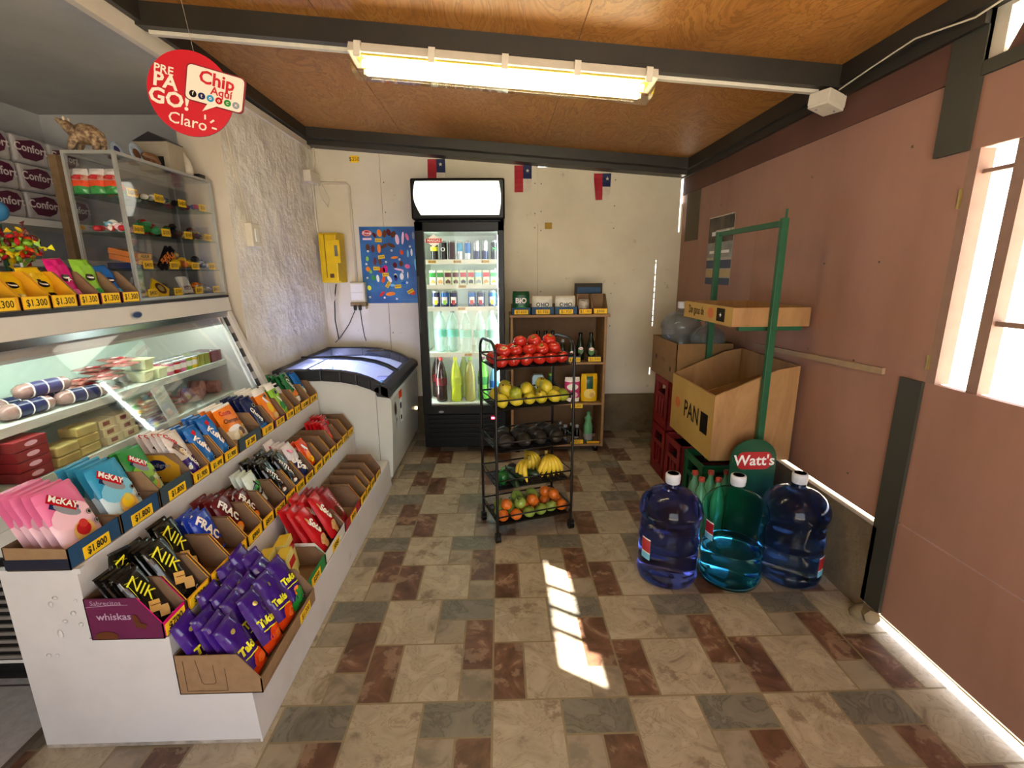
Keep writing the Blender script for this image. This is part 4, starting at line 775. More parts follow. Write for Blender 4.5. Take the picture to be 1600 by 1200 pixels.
for i in range(5): a=2*pi*i/5; st.add([(0,0,.021),(.006*cos(a+.5),.006*sin(a+.5),.0235),(.014*cos(a),.014*sin(a),.024),(.006*cos(a-.5),.006*sin(a-.5),.0235)],[(0,1,2,3)],GREEN)
tom=fruitproto('tomato','tomato',q,st)
used=[False]
def put(proto,first,label,grp,x,y,z,s=1,**k):
    if first: o=proto
    else: o=copy_tree(proto)
    o['label']=label; o['group']=grp; cplace(o,x,y,z,**k); o.scale=(s,s,s); return o
RW=['front','middle','back']
def nth(i,n): return 'leftmost' if i==0 else 'rightmost' if i==n-1 else ['','second','third','fourth','fifth','sixth','seventh'][i]+' from left'
first=True
def pile(proto,noun,where,grp,rows,zb,R,jit=.004,upright=True,s=lambda:1):
    first=True
    for lay,(ys_,n,x0,x1,z,word) in enumerate(rows):
        for i in range(n):
            x=x0+(x1-x0)*(i/(n-1) if n>1 else .5)+random.uniform(-jit,jit)
            put(proto,first,f'{noun}, {nth(i,n)} in the {word} of {where}',grp,x,ys_+random.uniform(-jit,jit),zb+z,s(),rx=1.57 if upright=='lie' else random.uniform(-.6,.6) if upright else random.uniform(-1.5,1.5),ry=0 if upright=='lie' else random.uniform(-.6,.6),rz=random.uniform(0,6)); first=False
pile(tom,'red tomato','the top cart basket','tomatoes in the top cart basket',[(.047,6,.048,.374,.033,'front row'),(.115,6,.035,.385,.033,'middle row'),(.19,5,.05,.37,.033,'back row'),(.08,5,.07,.34,.078,'second layer'),(.15,5,.08,.37,.08,'rear second layer'),(.115,3,.17,.33,.116,'very top')],.915,.034,s=lambda:random.uniform(.94,1.02))
LEM=ramp_mat('lemon_skin',[(.3,'#9d9a1f'),(.5,'#c8b52a'),(.8,'#d9c63c')],nscale=14,rough=.4,bump=.2,bdist=.002)
q=MB().ball((0,0,0),(.032,.032,.036),LEM,16,10,fn=lambda p: Vector((p.x,p.y,p.z*(1+.12*abs(p.z)**6))))
lem=fruitproto('lemon','lemon',q,MB().lathe([(.004,.036),(.005,.042),(.002,.043)],BROWN,6))
LEMG=ramp_mat('green_lemon_skin',[(.3,'#6f7d1f'),(.6,'#9aa028'),(.8,'#b3a930')],nscale=14,rough=.4,bump=.2,bdist=.002)
pile(lem,'yellow lemon','the second cart basket','lemons in the second cart basket',[(.046,5,.05,.33,.038,'front row'),(.118,5,.06,.37,.038,'middle row'),(.19,4,.06,.36,.038,'back row'),(.075,3,.08,.30,.083,'second layer'),(.15,2,.10,.30,.085,'rear second layer')],.711,.034,upright=False)
q=MB().ball((0,0,0),(.033,.033,.033),LEMG,14,9); lg=fruitproto('lime','lime',q); put(lg,True,'greenish lime at the right end of the second cart basket','limes in the second cart basket',.383,.05,.748)
lg2=put(lg,False,'greenish lime low at the front left of the second cart basket','limes in the second cart basket',.115,.035,.785)
AVO=ramp_mat('avocado_skin',[(.3,'#17140f'),(.7,'#2c2720')],nscale=18,rough=.5,bump=.5,bdist=.004)
q=MB().ball((0,0,0),(.036,.036,.052),AVO,14,10,fn=lambda p: Vector((p.x*(1-.3*max(0,p.z)),p.y*(1-.3*max(0,p.z)),p.z)))
avo=fruitproto('avocado','avocado',q,MB().lathe([(.003,.05),(.004,.055),(.002,.056)],BROWN,6))
pile(avo,'dark avocado','the third cart basket','avocados in the third cart basket',[(.055,4,.07,.35,.037,'front row'),(.13,4,.065,.355,.039,'middle row'),(.195,3,.10,.33,.037,'back row')],.491,.034,upright='lie')
# fourth basket: courgettes, a pepper and bananas
CU=ramp_mat('courgette_skin',[(.3,'#0e2412'),(.7,'#1d3a1c')],nscale=20,rough=.35,bump=.05)
for k,(x,y,rz) in enumerate(((.10,.06,.35),(.13,.10,.5),(.17,.07,1.1))):
    q=MB().tube([(-.09,0,0),(-.08,0,.003),(-.04,0,.006),(.03,0,.004),(.08,0,0),(.095,0,0)],[.006,.017,.019,.018,.013,.008],CU,10); r=fruitproto('courgette','courgette',q,MB().tube([(.09,0,0),(.108,0,.003)],.005,DGREEN,6))
    r['label']=['leftmost','middle','rightmost'][k]+' dark green courgette lying in the fourth cart basket'; r['group']='courgettes in the fourth cart basket'; cplace(r,x,y,.312+.014*k,rz=rz+1.2)
q=MB().ball((0,0,0),(.034,.034,.04),mat('pepper_green','#1c5a24',.2,noise=0),18,10,fn=lambda p: Vector((p.x*(1+.08*cos(4*math.atan2(p.y,p.x))),p.y*(1+.08*cos(4*math.atan2(p.y,p.x))),p.z))); pep=fruitproto('green_pepper','pepper',q,MB().tube([(0,0,.03),(.002,0,.05),(.008,0,.058)],.005,GREEN,6)); pep['label']='glossy green pepper at the left of the fourth cart basket'; cplace(pep,.048,.06,.332)
q=MB().ball((0,0,0),(.03,.03,.028),MC['avocado_skin'],12,8); a2=fruitproto('avocado','avocado',q); a2['label']='small dark avocado between the courgettes and bananas'; cplace(a2,.15,.19,.32)
BAN=ramp_mat('banana_skin',[(.2,'#a98a1c'),(.5,'#d6b72e'),(.85,'#e3c83f')],nscale=5,rough=.45,bump=.02,layer2=(30,.66,.7,'#6a5220',.6))
def banana_bunch(loc,rz,n,label,spread=1.2,lean=0,L=.15):
    r=bpy.data.objects.new('banana_bunch',None); COL.objects.link(r); tag(r,label,'bananas'); cplace(r,*loc,rz=rz,rx=lean)
    for i in range(n):
        a=(i/(n-1)-.5)*spread; d=Vector((sin(a),-cos(a)*.55,0)); q=MB()
        pts=[];rs=[]
        for k in range(9):
            t=k/8; s_=t*L; pts.append(Vector((0,0,.095))+d*(s_*.75)*(1)+Vector((0,-.03*sin(t*pi),-.10*t**1.3+.018*sin(t*pi)))); rs.append([.004,.006,.011,.0145,.016,.016,.0145,.010,.004][k])
        q.tube(pts,rs,BAN,8); b=q.build('banana',r); MB().tube([pts[-1],pts[-1]+(pts[-1]-pts[-2])*.35],.0035,BROWN,5).build('tip',b)
    MB().tube([(0,.004,.115),(0,0,.092)],.010,mat('banana_stem','#8a7a2c',.6),7).build('stem',r)
banana_bunch((.31,.09,.32),0,6,'front bunch of yellow bananas fanning down on the fourth cart basket',1.5)
banana_bunch((.22,.17,.32),.3,5,'rear bunch of bananas standing behind on the fourth cart basket',1.3)
banana_bunch((.20,.07,.312),-1.1,3,'small low cluster of bananas pointing left on the fourth cart basket',.7,L=.13)
# bottom basket: oranges and green pears
ORA=ramp_mat('orange_skin',[(.3,'#c55d12'),(.7,'#dd7a20')],nscale=40,rough=.42,bump=.3,bdist=.001)
q=MB().ball((0,0,0),(.031,.031,.030),ORA,16,10); ora=fruitproto('orange','orange',q,MB().lathe([(.003,.029),(.003,.0312)],GREEN,6))
APP=ramp_mat('green_apple_skin',[(.3,'#6d8a2e'),(.7,'#93a748')],nscale=6,rough=.3,bump=.0)
q=MB().ball((0,0,0),(.034,.034,.031),APP,16,10,fn=lambda p: Vector((p.x,p.y,p.z-.3*max(0,p.z)**8))); app=fruitproto('green_apple','apple',q,MB().tube([(0,0,.018),(.002,0,.032)],.0018,BROWN,5))
lay=[('o',.045,.045,'front left corner'),('o',.115,.035,'front row beside the left corner'),('a',.05,.11,'left side, second row'),('a',.19,.04,'front row centre'),('a',.26,.045,'front row right of centre'),('o',.385,.05,'front right corner'),('a',.325,.06,'front row near the right corner'),
 ('a',.12,.10,'second row left of centre'),('o',.19,.11,'second row centre'),('o',.255,.115,'second row right of centre'),('o',.32,.13,'second row near the right side'),('o',.385,.12,'right side, second row'),('a',.07,.18,'third row left'),('a',.14,.175,'third row left of centre'),('a',.21,.185,'third row centre'),('a',.28,.19,'third row right of centre'),('o',.35,.19,'third row near the right corner'),('o',.39,.205,'rear right corner'),
 ('o',.075,.075,'upper layer at the left',1),('a',.15,.07,'upper layer left of centre',1),('o',.225,.08,'upper layer centre',1),('a',.16,.145,'upper layer behind left of centre',1),('o',.33,.15,'upper layer right',1),('a',.25,.15,'upper layer rear centre',1),('o',.36,.10,'upper layer far right',1)]
fo=fa=True
for e in lay:
    z=.124+(.045 if len(e)>4 else 0)
    if e[0]=='o': put(ora,fo,f'orange in the bottom cart basket, {e[3]}','oranges in the bottom cart basket',e[1],e[2],z,rx=random.uniform(-1,1),ry=random.uniform(-1,1)); fo=False
    else: put(app,fa,f'green apple in the bottom cart basket, {e[3]}','green apples in the bottom cart basket',e[1],e[2],z,rx=random.uniform(-1,1),ry=random.uniform(-1,1)); fa=False
# ================================================================== RIGHT HAND SIDE
PINE=ramp_mat('plywood_bin',[(.2,'#7d5834'),(.5,'#9f7748'),(.8,'#b08a5a')],scale=(1,1,.3),nscale=6,detail=10,dist=1.5,rough=.6,bump=.03,layer2=(3,.55,.75,'#72502f',.4))
YPANEL=ramp_mat('varnished_yellow_board',[(.2,'#9a7733'),(.5,'#b18d45'),(.8,'#bd9a52')],nscale=3,detail=8,rough=.5,bump=.02,layer2=(9,.6,.8,'#7a5c2a',.5))
RG=mat('rack_green','#1f5738',.4,noise=.06)
def rack():
    ox,oy=1.30,2.55
    r=empty('display_rack',(ox,oy,0),'green metal rack on posts with plywood tray above an open plywood bin','rack'); T=Matrix.Translation((-ox,-oy,0))
    def B(n,bx,m,bv=.001,par=r): 
        q=MB(); q.T=T
        for b in bx: q.box(b[0],b[1],b[2] if len(b)>2 else m)
        return q.build(n,par,bv)
    B('post',[((1.272,2.225,0),(1.302,2.25,1.60))],RG); B('post',[((1.26,2.857,.345),(1.29,2.882,1.59))],RG)
    B('top_bar',[((1.27,2.25,1.565),(1.295,2.86,1.59))],RG); B('top_rod',[((1.288,2.232,1.60),(1.296,2.24,1.64))],RG)
    B('tray_support',[((1.16,2.30,1.085),(1.47,2.33,1.11))],RG); B('tray_support',[((1.16,2.80,1.085),(1.47,2.83,1.11))],RG)
    B('bin_support',[((1.08,2.35,.40),(1.45,2.38,.42)),((1.08,2.75,.40),(1.45,2.78,.42)),((1.27,2.25,.40),(1.30,2.86,.42))],RG)
    # upper tray
    x0,x1,y0,y1,z0,z1=1.10,1.475,2.255,2.855,1.11,1.20; t=.012
    tr=B('tray',[((x0,y0,z0),(x1,y1,z0+t)),((x0,y0+t,z0+t),(x0+t,y1-t,z1),PINE),((x1-t,y0+t,z0+t),(x1,y1-t,z1)),((x0,y0,z0+t),(x1,y0+t,z1)),((x0,y1-t,z0+t),(x1,y1,z1))],PINE)
    q=MB(); q.T=T; xx=x0-.0015
    q.quad((xx,y1,z0),(xx,y0,z0),(xx,y0,z1),(xx,y1,z1),YPANEL)
    q.text('Dan ganas de',.062,(xx-.001,2.68,1.158),(0,-1,0),(0,0,1),BLACK,bold=.008,sx=.62); q.poly([(xx-.001,2.49+.036*cos(2*pi*i/16),1.158+.028*sin(2*pi*i/16)) for i in range(16)],mat('logo_orange','#c4622d',.5))
    q.quad((xx-.001,2.42,1.125),(xx-.001,2.33,1.125),(xx-.001,2.33,1.19),(xx-.001,2.42,1.19),BLACK); q.text('+',.04,(xx-.002,2.375,1.155),(0,-1,0),(0,0,1),WHITE,bold=.02); q.build('printed_panel',tr)
    # lower bin with slanted rim
    x0,x1,y0,y1,zb=1.06,1.47,2.27,2.85,.425; zl,zr=.765,.915; t=.012
    q=MB(); q.T=T
    for a,b in ((y0,y0+t),(y1-t,y1)): q.prism([(x0,zb),(x1,zb),(x1,zr),(x0+.30,zr-.02),(x0,zl)] ,'y',a,b,PINE)
    q.box((x0,y0+t,zb),(x0+t,y1-t,zl),PINE); q.box((x1-t,y0+t,zb),(x1,y1-t,zr),PINE); q.box((x0,y0+t,zb),(x1,y1-t,zb+t),PINE)
    q.prism([(x0+t,zb+t),(x1-t,zb+t),(x1-t,.80),(x0+t,.68)],'y',2.60,2.61,PINE)
    bn=q.build('bin',r,.0015)
    q=MB(); q.T=T; xx=x0-.0015; q.quad((xx,y1,zb),(xx,y0,zb),(xx,y0,zl),(xx,y1,zl),YPANEL)
    q.text('PAN',.135,(xx-.001,2.54,.60),(0,-1,0),(0,0,1),BLACK,bold=.012,sx=.8); q.poly([(xx-.001,2.745+.038*cos(2*pi*i/16),.61+.032*sin(2*pi*i/16)) for i in range(16)],MC['logo_orange'])
    q.quad((xx-.001,2.415,.54),(xx-.001,2.325,.54),(xx-.001,2.325,.65),(xx-.001,2.415,.65),BLACK); q.build('printed_panel',bn)
    # Watts board
    q=MB(); q.T=T; pts=[(1.345,.02),(1.345,.47)]+[(1.2325+.1125*cos(a),.47+.105*sin(a)) for a in [pi*i/14 for i in range(1,14)]]+[(1.12,.47),(1.12,.02)]
    q.prism(pts,'y',2.17,2.182,mat('board_green','#154a30',.35,noise=0)); bd=q.build('sign_board',r,.002)
    q=MB(); q.T=T; yy=2.1685
    def rr(a,b,m,y): q.poly([(1.235+sx*(a-.03)+.03*cos(t),y,.465+sz*(b-.03)+.03*sin(t)) for sx,sz,a0 in ((1,1,0),(-1,1,90),(-1,-1,180),(1,-1,270)) for t in [rad(a0+22.5*k) for k in range(5)]],m)
    rr(.085,.045,mat('watts_red','#b02226',.4,noise=0),yy); q.text('Watt\'s',.075,(1.235,yy-.0012,.465),(1,0,0),(0,0,1),WHITE,bold=.02); q.build('logo',bd)
rack()
CR=mat('crate_red','#7a1418',.45,noise=.08,scale=8); CG=mat('crate_green','#14532f',.4,noise=.06); CRD=mat('crate_gap','#2a0a0a',.8)
def crate(loc,d,m,label,grp,holes=True):
    r=empty('bottle_crate',loc,label,'crate',grp); x,y,h=d; t=.012; q=MB()
    # left face (towards -x) made of bars so the openings are real
    def face(ax,pos,sgn,L):
        def bx(a,b,z0,z1):
            if ax=='x': q.box((min(pos,pos+sgn*t),a,z0),(max(pos,pos+sgn*t),b,z1),m)
            else: q.box((a,min(pos,pos+sgn*t),z0),(b,max(pos,pos+sgn*t),z1),m)
        hl=L/2
        bx(-hl,hl,0,h*.22); bx(-hl,hl,h*.82+.02,h); bx(-hl,-hl+.055,h*.22,h*.82+.02); bx(hl-.055,hl,h*.22,h*.82+.02)
        bx(-hl+.055,hl-.055,h*.60,h*.68)
        n=3; w=(L-.11)/n
        for i in range(1,n): bx(-hl+.055+w*i-.012,-hl+.055+w*i+.012,h*.22,h*.60)
    face('x',-x/2,1,y); face('x',x/2,-1,y); face('y',-y/2,1,x); face('y',y/2,-1,x)
    q.box((-x/2,-y/2,0),(x/2,y/2,.012),m); q.build('shell',r,.003)
    q=MB()
    for i in range(1,4): q.box((-x/2+x*i/4-.003,-y/2+t,.012),(-x/2+x*i/4+.003,y/2-t,h*.7),CRD if m is CR else m)
    for i in range(1,3): q.box((-x/2+t,-y/2+y*i/3-.003,.012),(x/2-t,-y/2+y*i/3+.003,h*.7),CRD if m is CR else m)
    q.build('divider_grid',r)
GC='bottle crates stacked in the back right corner'
crate((1.27,3.115,0),(.38,.27,.338),CR,'red crate on the floor, farthest of the lower ones',GC)
crate((1.27,2.838,0),(.38,.27,.338),CR,'red crate on the floor beside the green crate, under the plywood bin',GC)
crate((1.27,3.115,.34),(.38,.27,.338),CR,'red crate stacked on top of another under the cardboard box',GC)
crate((1.28,2.56,0),(.36,.27,.33),CG,'green crate on the floor under the plywood bin',GC)
def cardbox():
    x0,x1,y0,y1,z0,z1=1.085,1.44,2.89,3.36,.68,.935
    r=empty('cardboard_box',((x0+x1)/2,(y0+y1)/2,z0),'open brown cardboard box with hand holes on the red crates','box'); q=MB(); q.T=Matrix.Translation((-(x0+x1)/2,-(y0+y1)/2,-z0)); t=.005
    K2=mat('brown_box_card','#80603b',.85,noise=.06)
    q.box((x0,y0,z0),(x1,y1,z0+t),K2); q.box((x0,y0,z0+t),(x0+t,y1,z1),K2); q.box((x1-t,y0,z0+t),(x1,y1,z1),K2); q.box((x0,y0,z0+t),(x1,y0+t,z1),K2); q.box((x0,y1-t,z0+t),(x1,y1,z1),K2)
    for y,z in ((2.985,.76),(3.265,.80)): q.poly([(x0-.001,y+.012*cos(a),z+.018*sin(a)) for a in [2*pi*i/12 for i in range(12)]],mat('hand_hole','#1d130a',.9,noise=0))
    q.text('PAN',.04,(x0-.001,3.12,.80),(0,-1,0),(0,0,1),mat('faded_ink','#5c4326',.8)); q.build('box',r)
cardbox()
# water jugs
def glassm(name,c,ior=1.33,rough=.04,tr=1): return mat(name,c,rough,noise=0,trans=tr,ior=ior)
JP=[(.0,.004),(.10,.0),(.125,.006),(.134,.03),(.132,.05),(.128,.058),(.130,.068),(.131,.15),(.127,.160),(.127,.172),(.133,.184),(.133,.206),(.128,.222),(.128,.285),(.130,.305),(.1375,.318),(.1385,.332),(.136,.35),(.128,.372),(.111,.395),(.085,.414),(.055,.426),(.034,.433),(.029,.442),(.029,.485)]
def jug(loc,m,label,capm=None,grp='blue water jugs on the floor',ring=True,rz=0,fill=None,inner=None):
    r=empty('water_jug',loc,label,'water jug',grp,rz=rz)
    if inner is None: MB().lathe(JP,m,40).build('bottle',r)
    else:
        q=MB().lathe(JP,m,40); q.lathe([(max(0,a-.003),b+(.004 if i<3 else 0)) for i,(a,b) in enumerate(JP)][::-1],m,40); q.f=q.f; q.build('bottle',r)
        zf=inner[0]; pr=[(max(0,a-.0045),b+.006 if i<3 else b) for i,(a,b) in enumerate(JP) if b<zf]; pr.append((pr[-1][0],zf)); pr.append((0,zf)); MB().lathe(pr,inner[1],40).build('water',r)
    if ring:
        c=MB().lathe([(.029,.455),(.031,.460),(.031,.470),(.0325,.472),(.0325,.494),(.030,.500),(.0,.500)],mat('jug_cap','#c9cdd6',.35,noise=0),20)
        c.lathe([(.0,.5015),(.024,.5015)][::-1],BLACK,18); c.lathe([(.0,.5025),(.019,.5025)][::-1],WHITE,18); c.lathe([(.0,.5035),(.010,.5035)][::-1],BLACK,12); c.build('cap',r)
    return r
def jlabel(r,a0,z0,z1,rt=.133):
    q=MB(); n=5
    for k,(m,za,zb,e) in enumerate(((WHITE,z0,z1,0),(mat('jug_red','#a8222c',.4,noise=0),z0+(z1-z0)*.35,z1-.006,.0006),(LBLUE,z0,z0+(z1-z0)*.3,.0006))):
        rr=rt+.0012+e; A=[a0-.19+.38*i/n for i in range(n+1)]
        q.add([(rr*cos(a),rr*sin(a),z) for z in (za,zb) for a in A],[(i,i+1,n+2+i,n+1+i) for i in range(n)],m,True)
    w=q.build('label',r); return w
J1=glassm('jug_navy','#5468e0',rough=.1); J2=mat('jug_teal','#c2f2ee',.04,noise=0,trans=1,ior=1.06); J2W=glassm('water_blue','#62b8ff'); J3=glassm('jug_blue','#6496f4',rough=.1)
a=jug((.757,1.955,.001),J1,'leftmost water jug, deep navy blue, full, with red label at its left'); jlabel(a,rad(205),.12,.22)
a=jug((1.035,1.925,.001),J2,'middle water jug, teal and see-through, light blue water in the lower part',inner=(.165,J2W)); jlabel(a,rad(195),.215,.30,.129)
a=jug((1.315,1.935,.001),J3,'rightmost water jug, mid blue, beside the door post'); jlabel(a,rad(305),.06,.155)
JG=mat('empty_jug','#6d7476',.12,noise=0,alpha=.55,spec=.8)
jug((1.225,3.222,.688),JG,'empty grey jug with a cap standing in the cardboard box',grp='empty jugs in the cardboard box').scale=(.95,.95,.97)
jug((1.318,3.004,.6885),JG,'empty uncapped grey jug nearer the viewer in the cardboard box',grp='empty jugs in the cardboard box',ring=False).scale=(.78,.78,.80)
# green soda bottles in a shrink pack on a carton tray
GB=mat('green_pet','#7db98a',.08,noise=0,alpha=.6,spec=.9)
sb=None
for k,(x,y,l) in enumerate(((1.03,2.27,'front left'),(1.03,2.355,'rear left'),(1.115,2.262,'front middle'),(1.115,2.355,'rear middle'),(1.20,2.27,'front right'),(1.20,2.355,'rear right'))):
    pr=[(.030,0),(.038,.006),(.0405,.03),(.038,.09),(.0405,.15),(.038,.20),(.026,.255),(.0135,.285),(.0135,.31)]
    b=bottle('green_soda_bottle',pr,GB,16,cap=mat('cap_red','#b5402f',.4,noise=0),loc=(x,y,.008),label=f'green plastic bottle with red cap, {l} of the pack behind the jugs',cat='soda bottle',grp='green bottles with red caps behind the jugs')
q=MB(); q.box((-.135,-.096,0),(.135,.096,.006),KRAFT); 
for a,b in (((-.135,-.096,.006),(.135,-.092,.05)),((-.135,.092,.006),(.135,.096,.05)),((-.135,-.092,.006),(-.131,.092,.05)),((.131,-.092,.006),(.135,.092,.05))): q.box(a,b,KRAFT)
q.T=Matrix(); tag(q.build('carton_tray',loc=(1.117,2.31,0)),'shallow brown carton tray holding the green bottles','tray')
q=MB(); q.box((0,0,0),(.13,.02,.09),PINE); tag(q.build('wood_offcut',loc=(.95,2.41,0),bevel=.002),'pale wooden offcut on the floor left of the green bottles','wood')
# batten, calendar on the right wall
q=MB(); q.add([(XR-.012,2.74,.935),(XR-.012,1.78,.975),(XR-.012,1.78,1.0),(XR-.012,2.74,.96),(XR,2.74,.935),(XR,1.78,.975),(XR,1.78,1.0),(XR,2.74,.96)],[(0,3,2,1),(4,5,6,7),(0,1,5,4),(1,2,6,5),(2,3,7,6),(3,0,4,7)],mat('painted_batten','#9c8468',.7)); tag(q.build('wall_batten'),'thin pale wooden batten fixed across the reddish right wall','batten')
q=MB(); y0,y1,z0,z1=3.50,3.13,1.28,1.73; xx=XR-.004
q.box((xx,y1,z0),(XR-.001,y0,z1),mat('calendar_paper','#a9a090',.5))
def cq(a,b,c,d,m,e=.001): q.quad((xx-e,y0-(y0-y1)*a,z0+(z1-z0)*b),(xx-e,y0-(y0-y1)*c,z0+(z1-z0)*b),(xx-e,y0-(y0-y1)*c,z0+(z1-z0)*d),(xx-e,y0-(y0-y1)*a,z0+(z1-z0)*d),m)
cq(0,.62,1,1,mat('calendar_photo','#4d4438',.5,noise=.5,scale=9)); cq(.3,.70,1,.8,mat('pale_photo','#b5ab98',.5,noise=.3,scale=20),.0015); cq(0,.40,1,.62,mat('calendar_mid','#8f8f88',.5,noise=.2,scale=14)); cq(0,.24,1,.36,mat('calendar_blue','#33415a',.5)); cq(.15,.72,.85,.78,WHITE,.002); cq(.1,.46,.45,.5,WHITE,.002); cq(.55,.46,.9,.5,WHITE,.002); cq(0,.12,1,.22,mat('calendar_cream','#b59d6a',.5),.001); cq(0,0,1,.1,MC['calendar_blue']); cq(0,.985,1,1,mat('calendar_rail','#c9c2b2',.4),.004)

tag(q.build('calendar'),'tall photo calendar hanging on the right wall behind the green rack','calendar')
# ================================================================== STEPPED COUNTER WITH SNACKS
CP=ramp_mat('counter_paint',[(.2,'#b0aeac'),(.5,'#c4c2c2'),(.8,'#cecccc')],nscale=2.5,detail=10,rough=.55,bump=.25,bdist=.008,layer2=(5,.66,.75,'#8f8880',.5))
def counter():
    r=empty('snack_counter',(-1.05,2.08,0),'white painted three-step masonry counter along the left covered in snack cartons','counter'); q=MB(); q.T=Matrix.Translation((1.05,-2.08,0))
    q.prism([(-1.362,0),(-.728,0),(-.738,.18),(-.945,.18),(-.945,.38),(-1.155,.38),(-1.155,.60),(-1.362,.60)],'y',1.18,2.955,CP)
    o=q.build('body',r,.006)
    q=MB(); q.T=Matrix.Translation((1.05,-2.08,0)); rs=random.Random(2)
    q.box((-1.362,1.174,.585),(-1.14,1.19,.6005),CP); q.build('ledge_edge',r)
    q=MB(); q.T=Matrix.Translation((1.05,-2.08,0)); q.box((-1.16,1.174,.366),(-.94,1.19,.3805),CP); q.build('ledge_edge',r)
    q=MB(); q.T=Matrix.Translation((1.05,-2.08,0)); q.box((-1.361,1.1792,0),(-.735,1.1802,.012),mat('scuffed_paint','#9a9287',.7,noise=.3)); q.build('scuffed_base',r)
    q=MB(); q.T=Matrix.Translation((1.05,-2.08,0))
    for i in range(9): x=-1.24+rs.uniform(-.05,.07); z=.42+rs.uniform(-.10,.09); q.ball((x,1.178,z),(.004+rs.random()*.006,.0022,.004+rs.random()*.010),CP,6,4)
    q.build('plaster_chips',r)
counter()
TIER={3:(-1.155,.6015,.168),2:(-.945,.3815,.200),1:(-.740,.1815,.195)}
TN={3:'top',2:'middle',1:'bottom'}; CNT={1:0,2:0,3:0}; CW0=[.1]; OW=['','first','second','third','fourth','fifth','sixth','seventh','eighth','ninth','tenth','eleventh','twelfth','thirteenth','fourteenth','fifteenth','sixteenth']
CG_={3:'open cartons on the top counter step',2:'open cartons on the middle counter step',1:'open cartons on the bottom counter step'}
def carton(t,y0,y1,outer,price,label,hf=.042,hb=.125,D=None,inner=None,xo=0,zo=0,side=None):
    CNT[t]+=1; CW0[0]=y1-y0; xf,z,d=TIER[t]; xf+=xo; D=D or d; inner=inner or KRAFTD; s=side or KRAFT; g=.0015; w=(y1-y0)/2-g; th=.003
    r=empty('display_carton',(xf-D/2,(y0+y1)/2,z+zo),label,'carton',CG_[t]); q=MB(); h=D/2
    q.box((-h,-w,0),(h,w,th),inner); q.box((h-th,-w,th),(h,w,hf),inner,faces={'+x':outer,'+z':outer}); q.box((-h,-w,th),(-h+th,w,hb),inner)
    prof=[(-h,0),(h,0),(h,hf),(h-.10*D-.5*(hb-hf)*.9,hb),(-h,hb)] if hb-hf>.02 else [(-h,0),(h,0),(h,hf),(-h,hb)]
    for sg in (-1,1):
        a,b=sg*w,sg*(w-th); q.prism(prof,'y',min(a,b),max(a,b),s if sg<0 else inner)
        if hb-hf>.02 and outer is not KRAFT:   # coloured cut edge
            p1,p2=prof[2],prof[3]; q.quad((p1[0],a,p1[1]+.0006),(p2[0],a,p2[1]+.0006),(p2[0],b,p2[1]+.0006),(p1[0],b,p1[1]+.0006),outer)
    q.build('box',r)
    if price:
        lw=min(w*.86,.045); lh=min(hf*.82,.036); q=MB(); q.box((h+.0003,-lw,.003),(h+.0015,lw,.003+lh),LABEL); q.text(price,lh*.80,(h+.0024,0,.003+lh*.52),(0,1,0),(0,0,1),PENB,sx=min(1,2*lw/(lh*.8*len(price)*.62)),bold=.03); q.build('price_label',r)
    return r
STY={}
def style(k,w,h,t,m,bands=(),shapes=(),texts=(),crimp=True,power=3,wr=.06,word='',back=None,cat='snack packet',name='snack_packet'):
    STY[k]=dict(w=w,h=h,t=t*(.86 if t>.02 else 1),m=m,bands=bands,shapes=shapes,texts=texts,crimp=crimp,power=power,wr=wr,word=word,back=back,cat=cat,name=name,mesh=[])
def seal(x,y,r=.09): return [('e',x,y,r,r,BLACK),('e',x,y,r*.78,r*.78,WHITE),('e',x,y,r*.66,r*.66,BLACK)]
def mckay(a,b,fruit,blob):
    return dict(bands=[(.55,1.01,a)],shapes=[('e',.0,.5,.46,.3,b),('r',-.05,.66,.30,.12,NAVY,-42),('e',-.02,.61,.30,.12,GREY,-42),('r',-.04,.73,.32,.10,RED,-42),('e',.05,.22,.26,.24,TAN,15),('e',.05,.26,.17,.15,fruit),('e',.1,.33,.1,.1,blob)]+seal(.36,.44,.065)+seal(.40,.27,.065)+seal(.28,.09,.065),texts=[('McKAY',.20,-.04,.73,-42,WHITE,.03)])
style('pink',.128,.195,.016,mat('pink_wrap','#e6c2cd',.25,noise=.02),**mckay(PINK,LPINK,RED,mat('berry','#c0302c',.3,noise=0)),word='pink strawberry wafer packet',power=8,wr=.02,back=mat('pink_back','#b76b80',.3,noise=.1))
style('blue',.128,.195,.016,mat('blue_wrap','#c4dce4',.25,noise=.02),**mckay(CYAN,LBLUE,YEL,mat('pineapple','#d8c24a',.3,noise=0)),word='light blue wafer packet',power=8,wr=.02,back=mat('teal_back','#3e7486',.3,noise=.1))
style('grn',.105,.19,.016,mat('green_wrap','#bfd8a6',.25,noise=.02),**mckay(GREEN,LGREEN,LGREEN,mat('lime_blob','#4f7a2c',.3,noise=0)),word='green lemon wafer packet',power=8,wr=.02)
style('obs',.095,.20,.02,mat('white_wrap','#d9d2cc',.3,noise=.05),bands=[(.0,.42,PURP)],shapes=[('r',-.1,.62,.3,.16,BROWN,-60),('r',.0,.52,.22,.1,TAN,-60),('e',-.15,.2,.12,.1,WHITE)]+seal(.32,.12,.07),texts=[('Costa',.26,-.2,.86,-60,RED,.03),('Obsesión',.27,.12,.38,-68,WHITE,.03)],word='white and purple wafer packet')
style('kuk',.088,.19,.03,BLUE,bands=[(.0,.06,LBLUE)],shapes=[('r',-.05,.82,.12,.1,RED,-60)]+seal(.25,.1,.09),texts=[('KuKu',.46,.0,.50,-62,WHITE,.05),('KuKu',.46,.02,.49,-62,BLACK,.0)][:1],word='blue filled cookie packet',wr=.12)
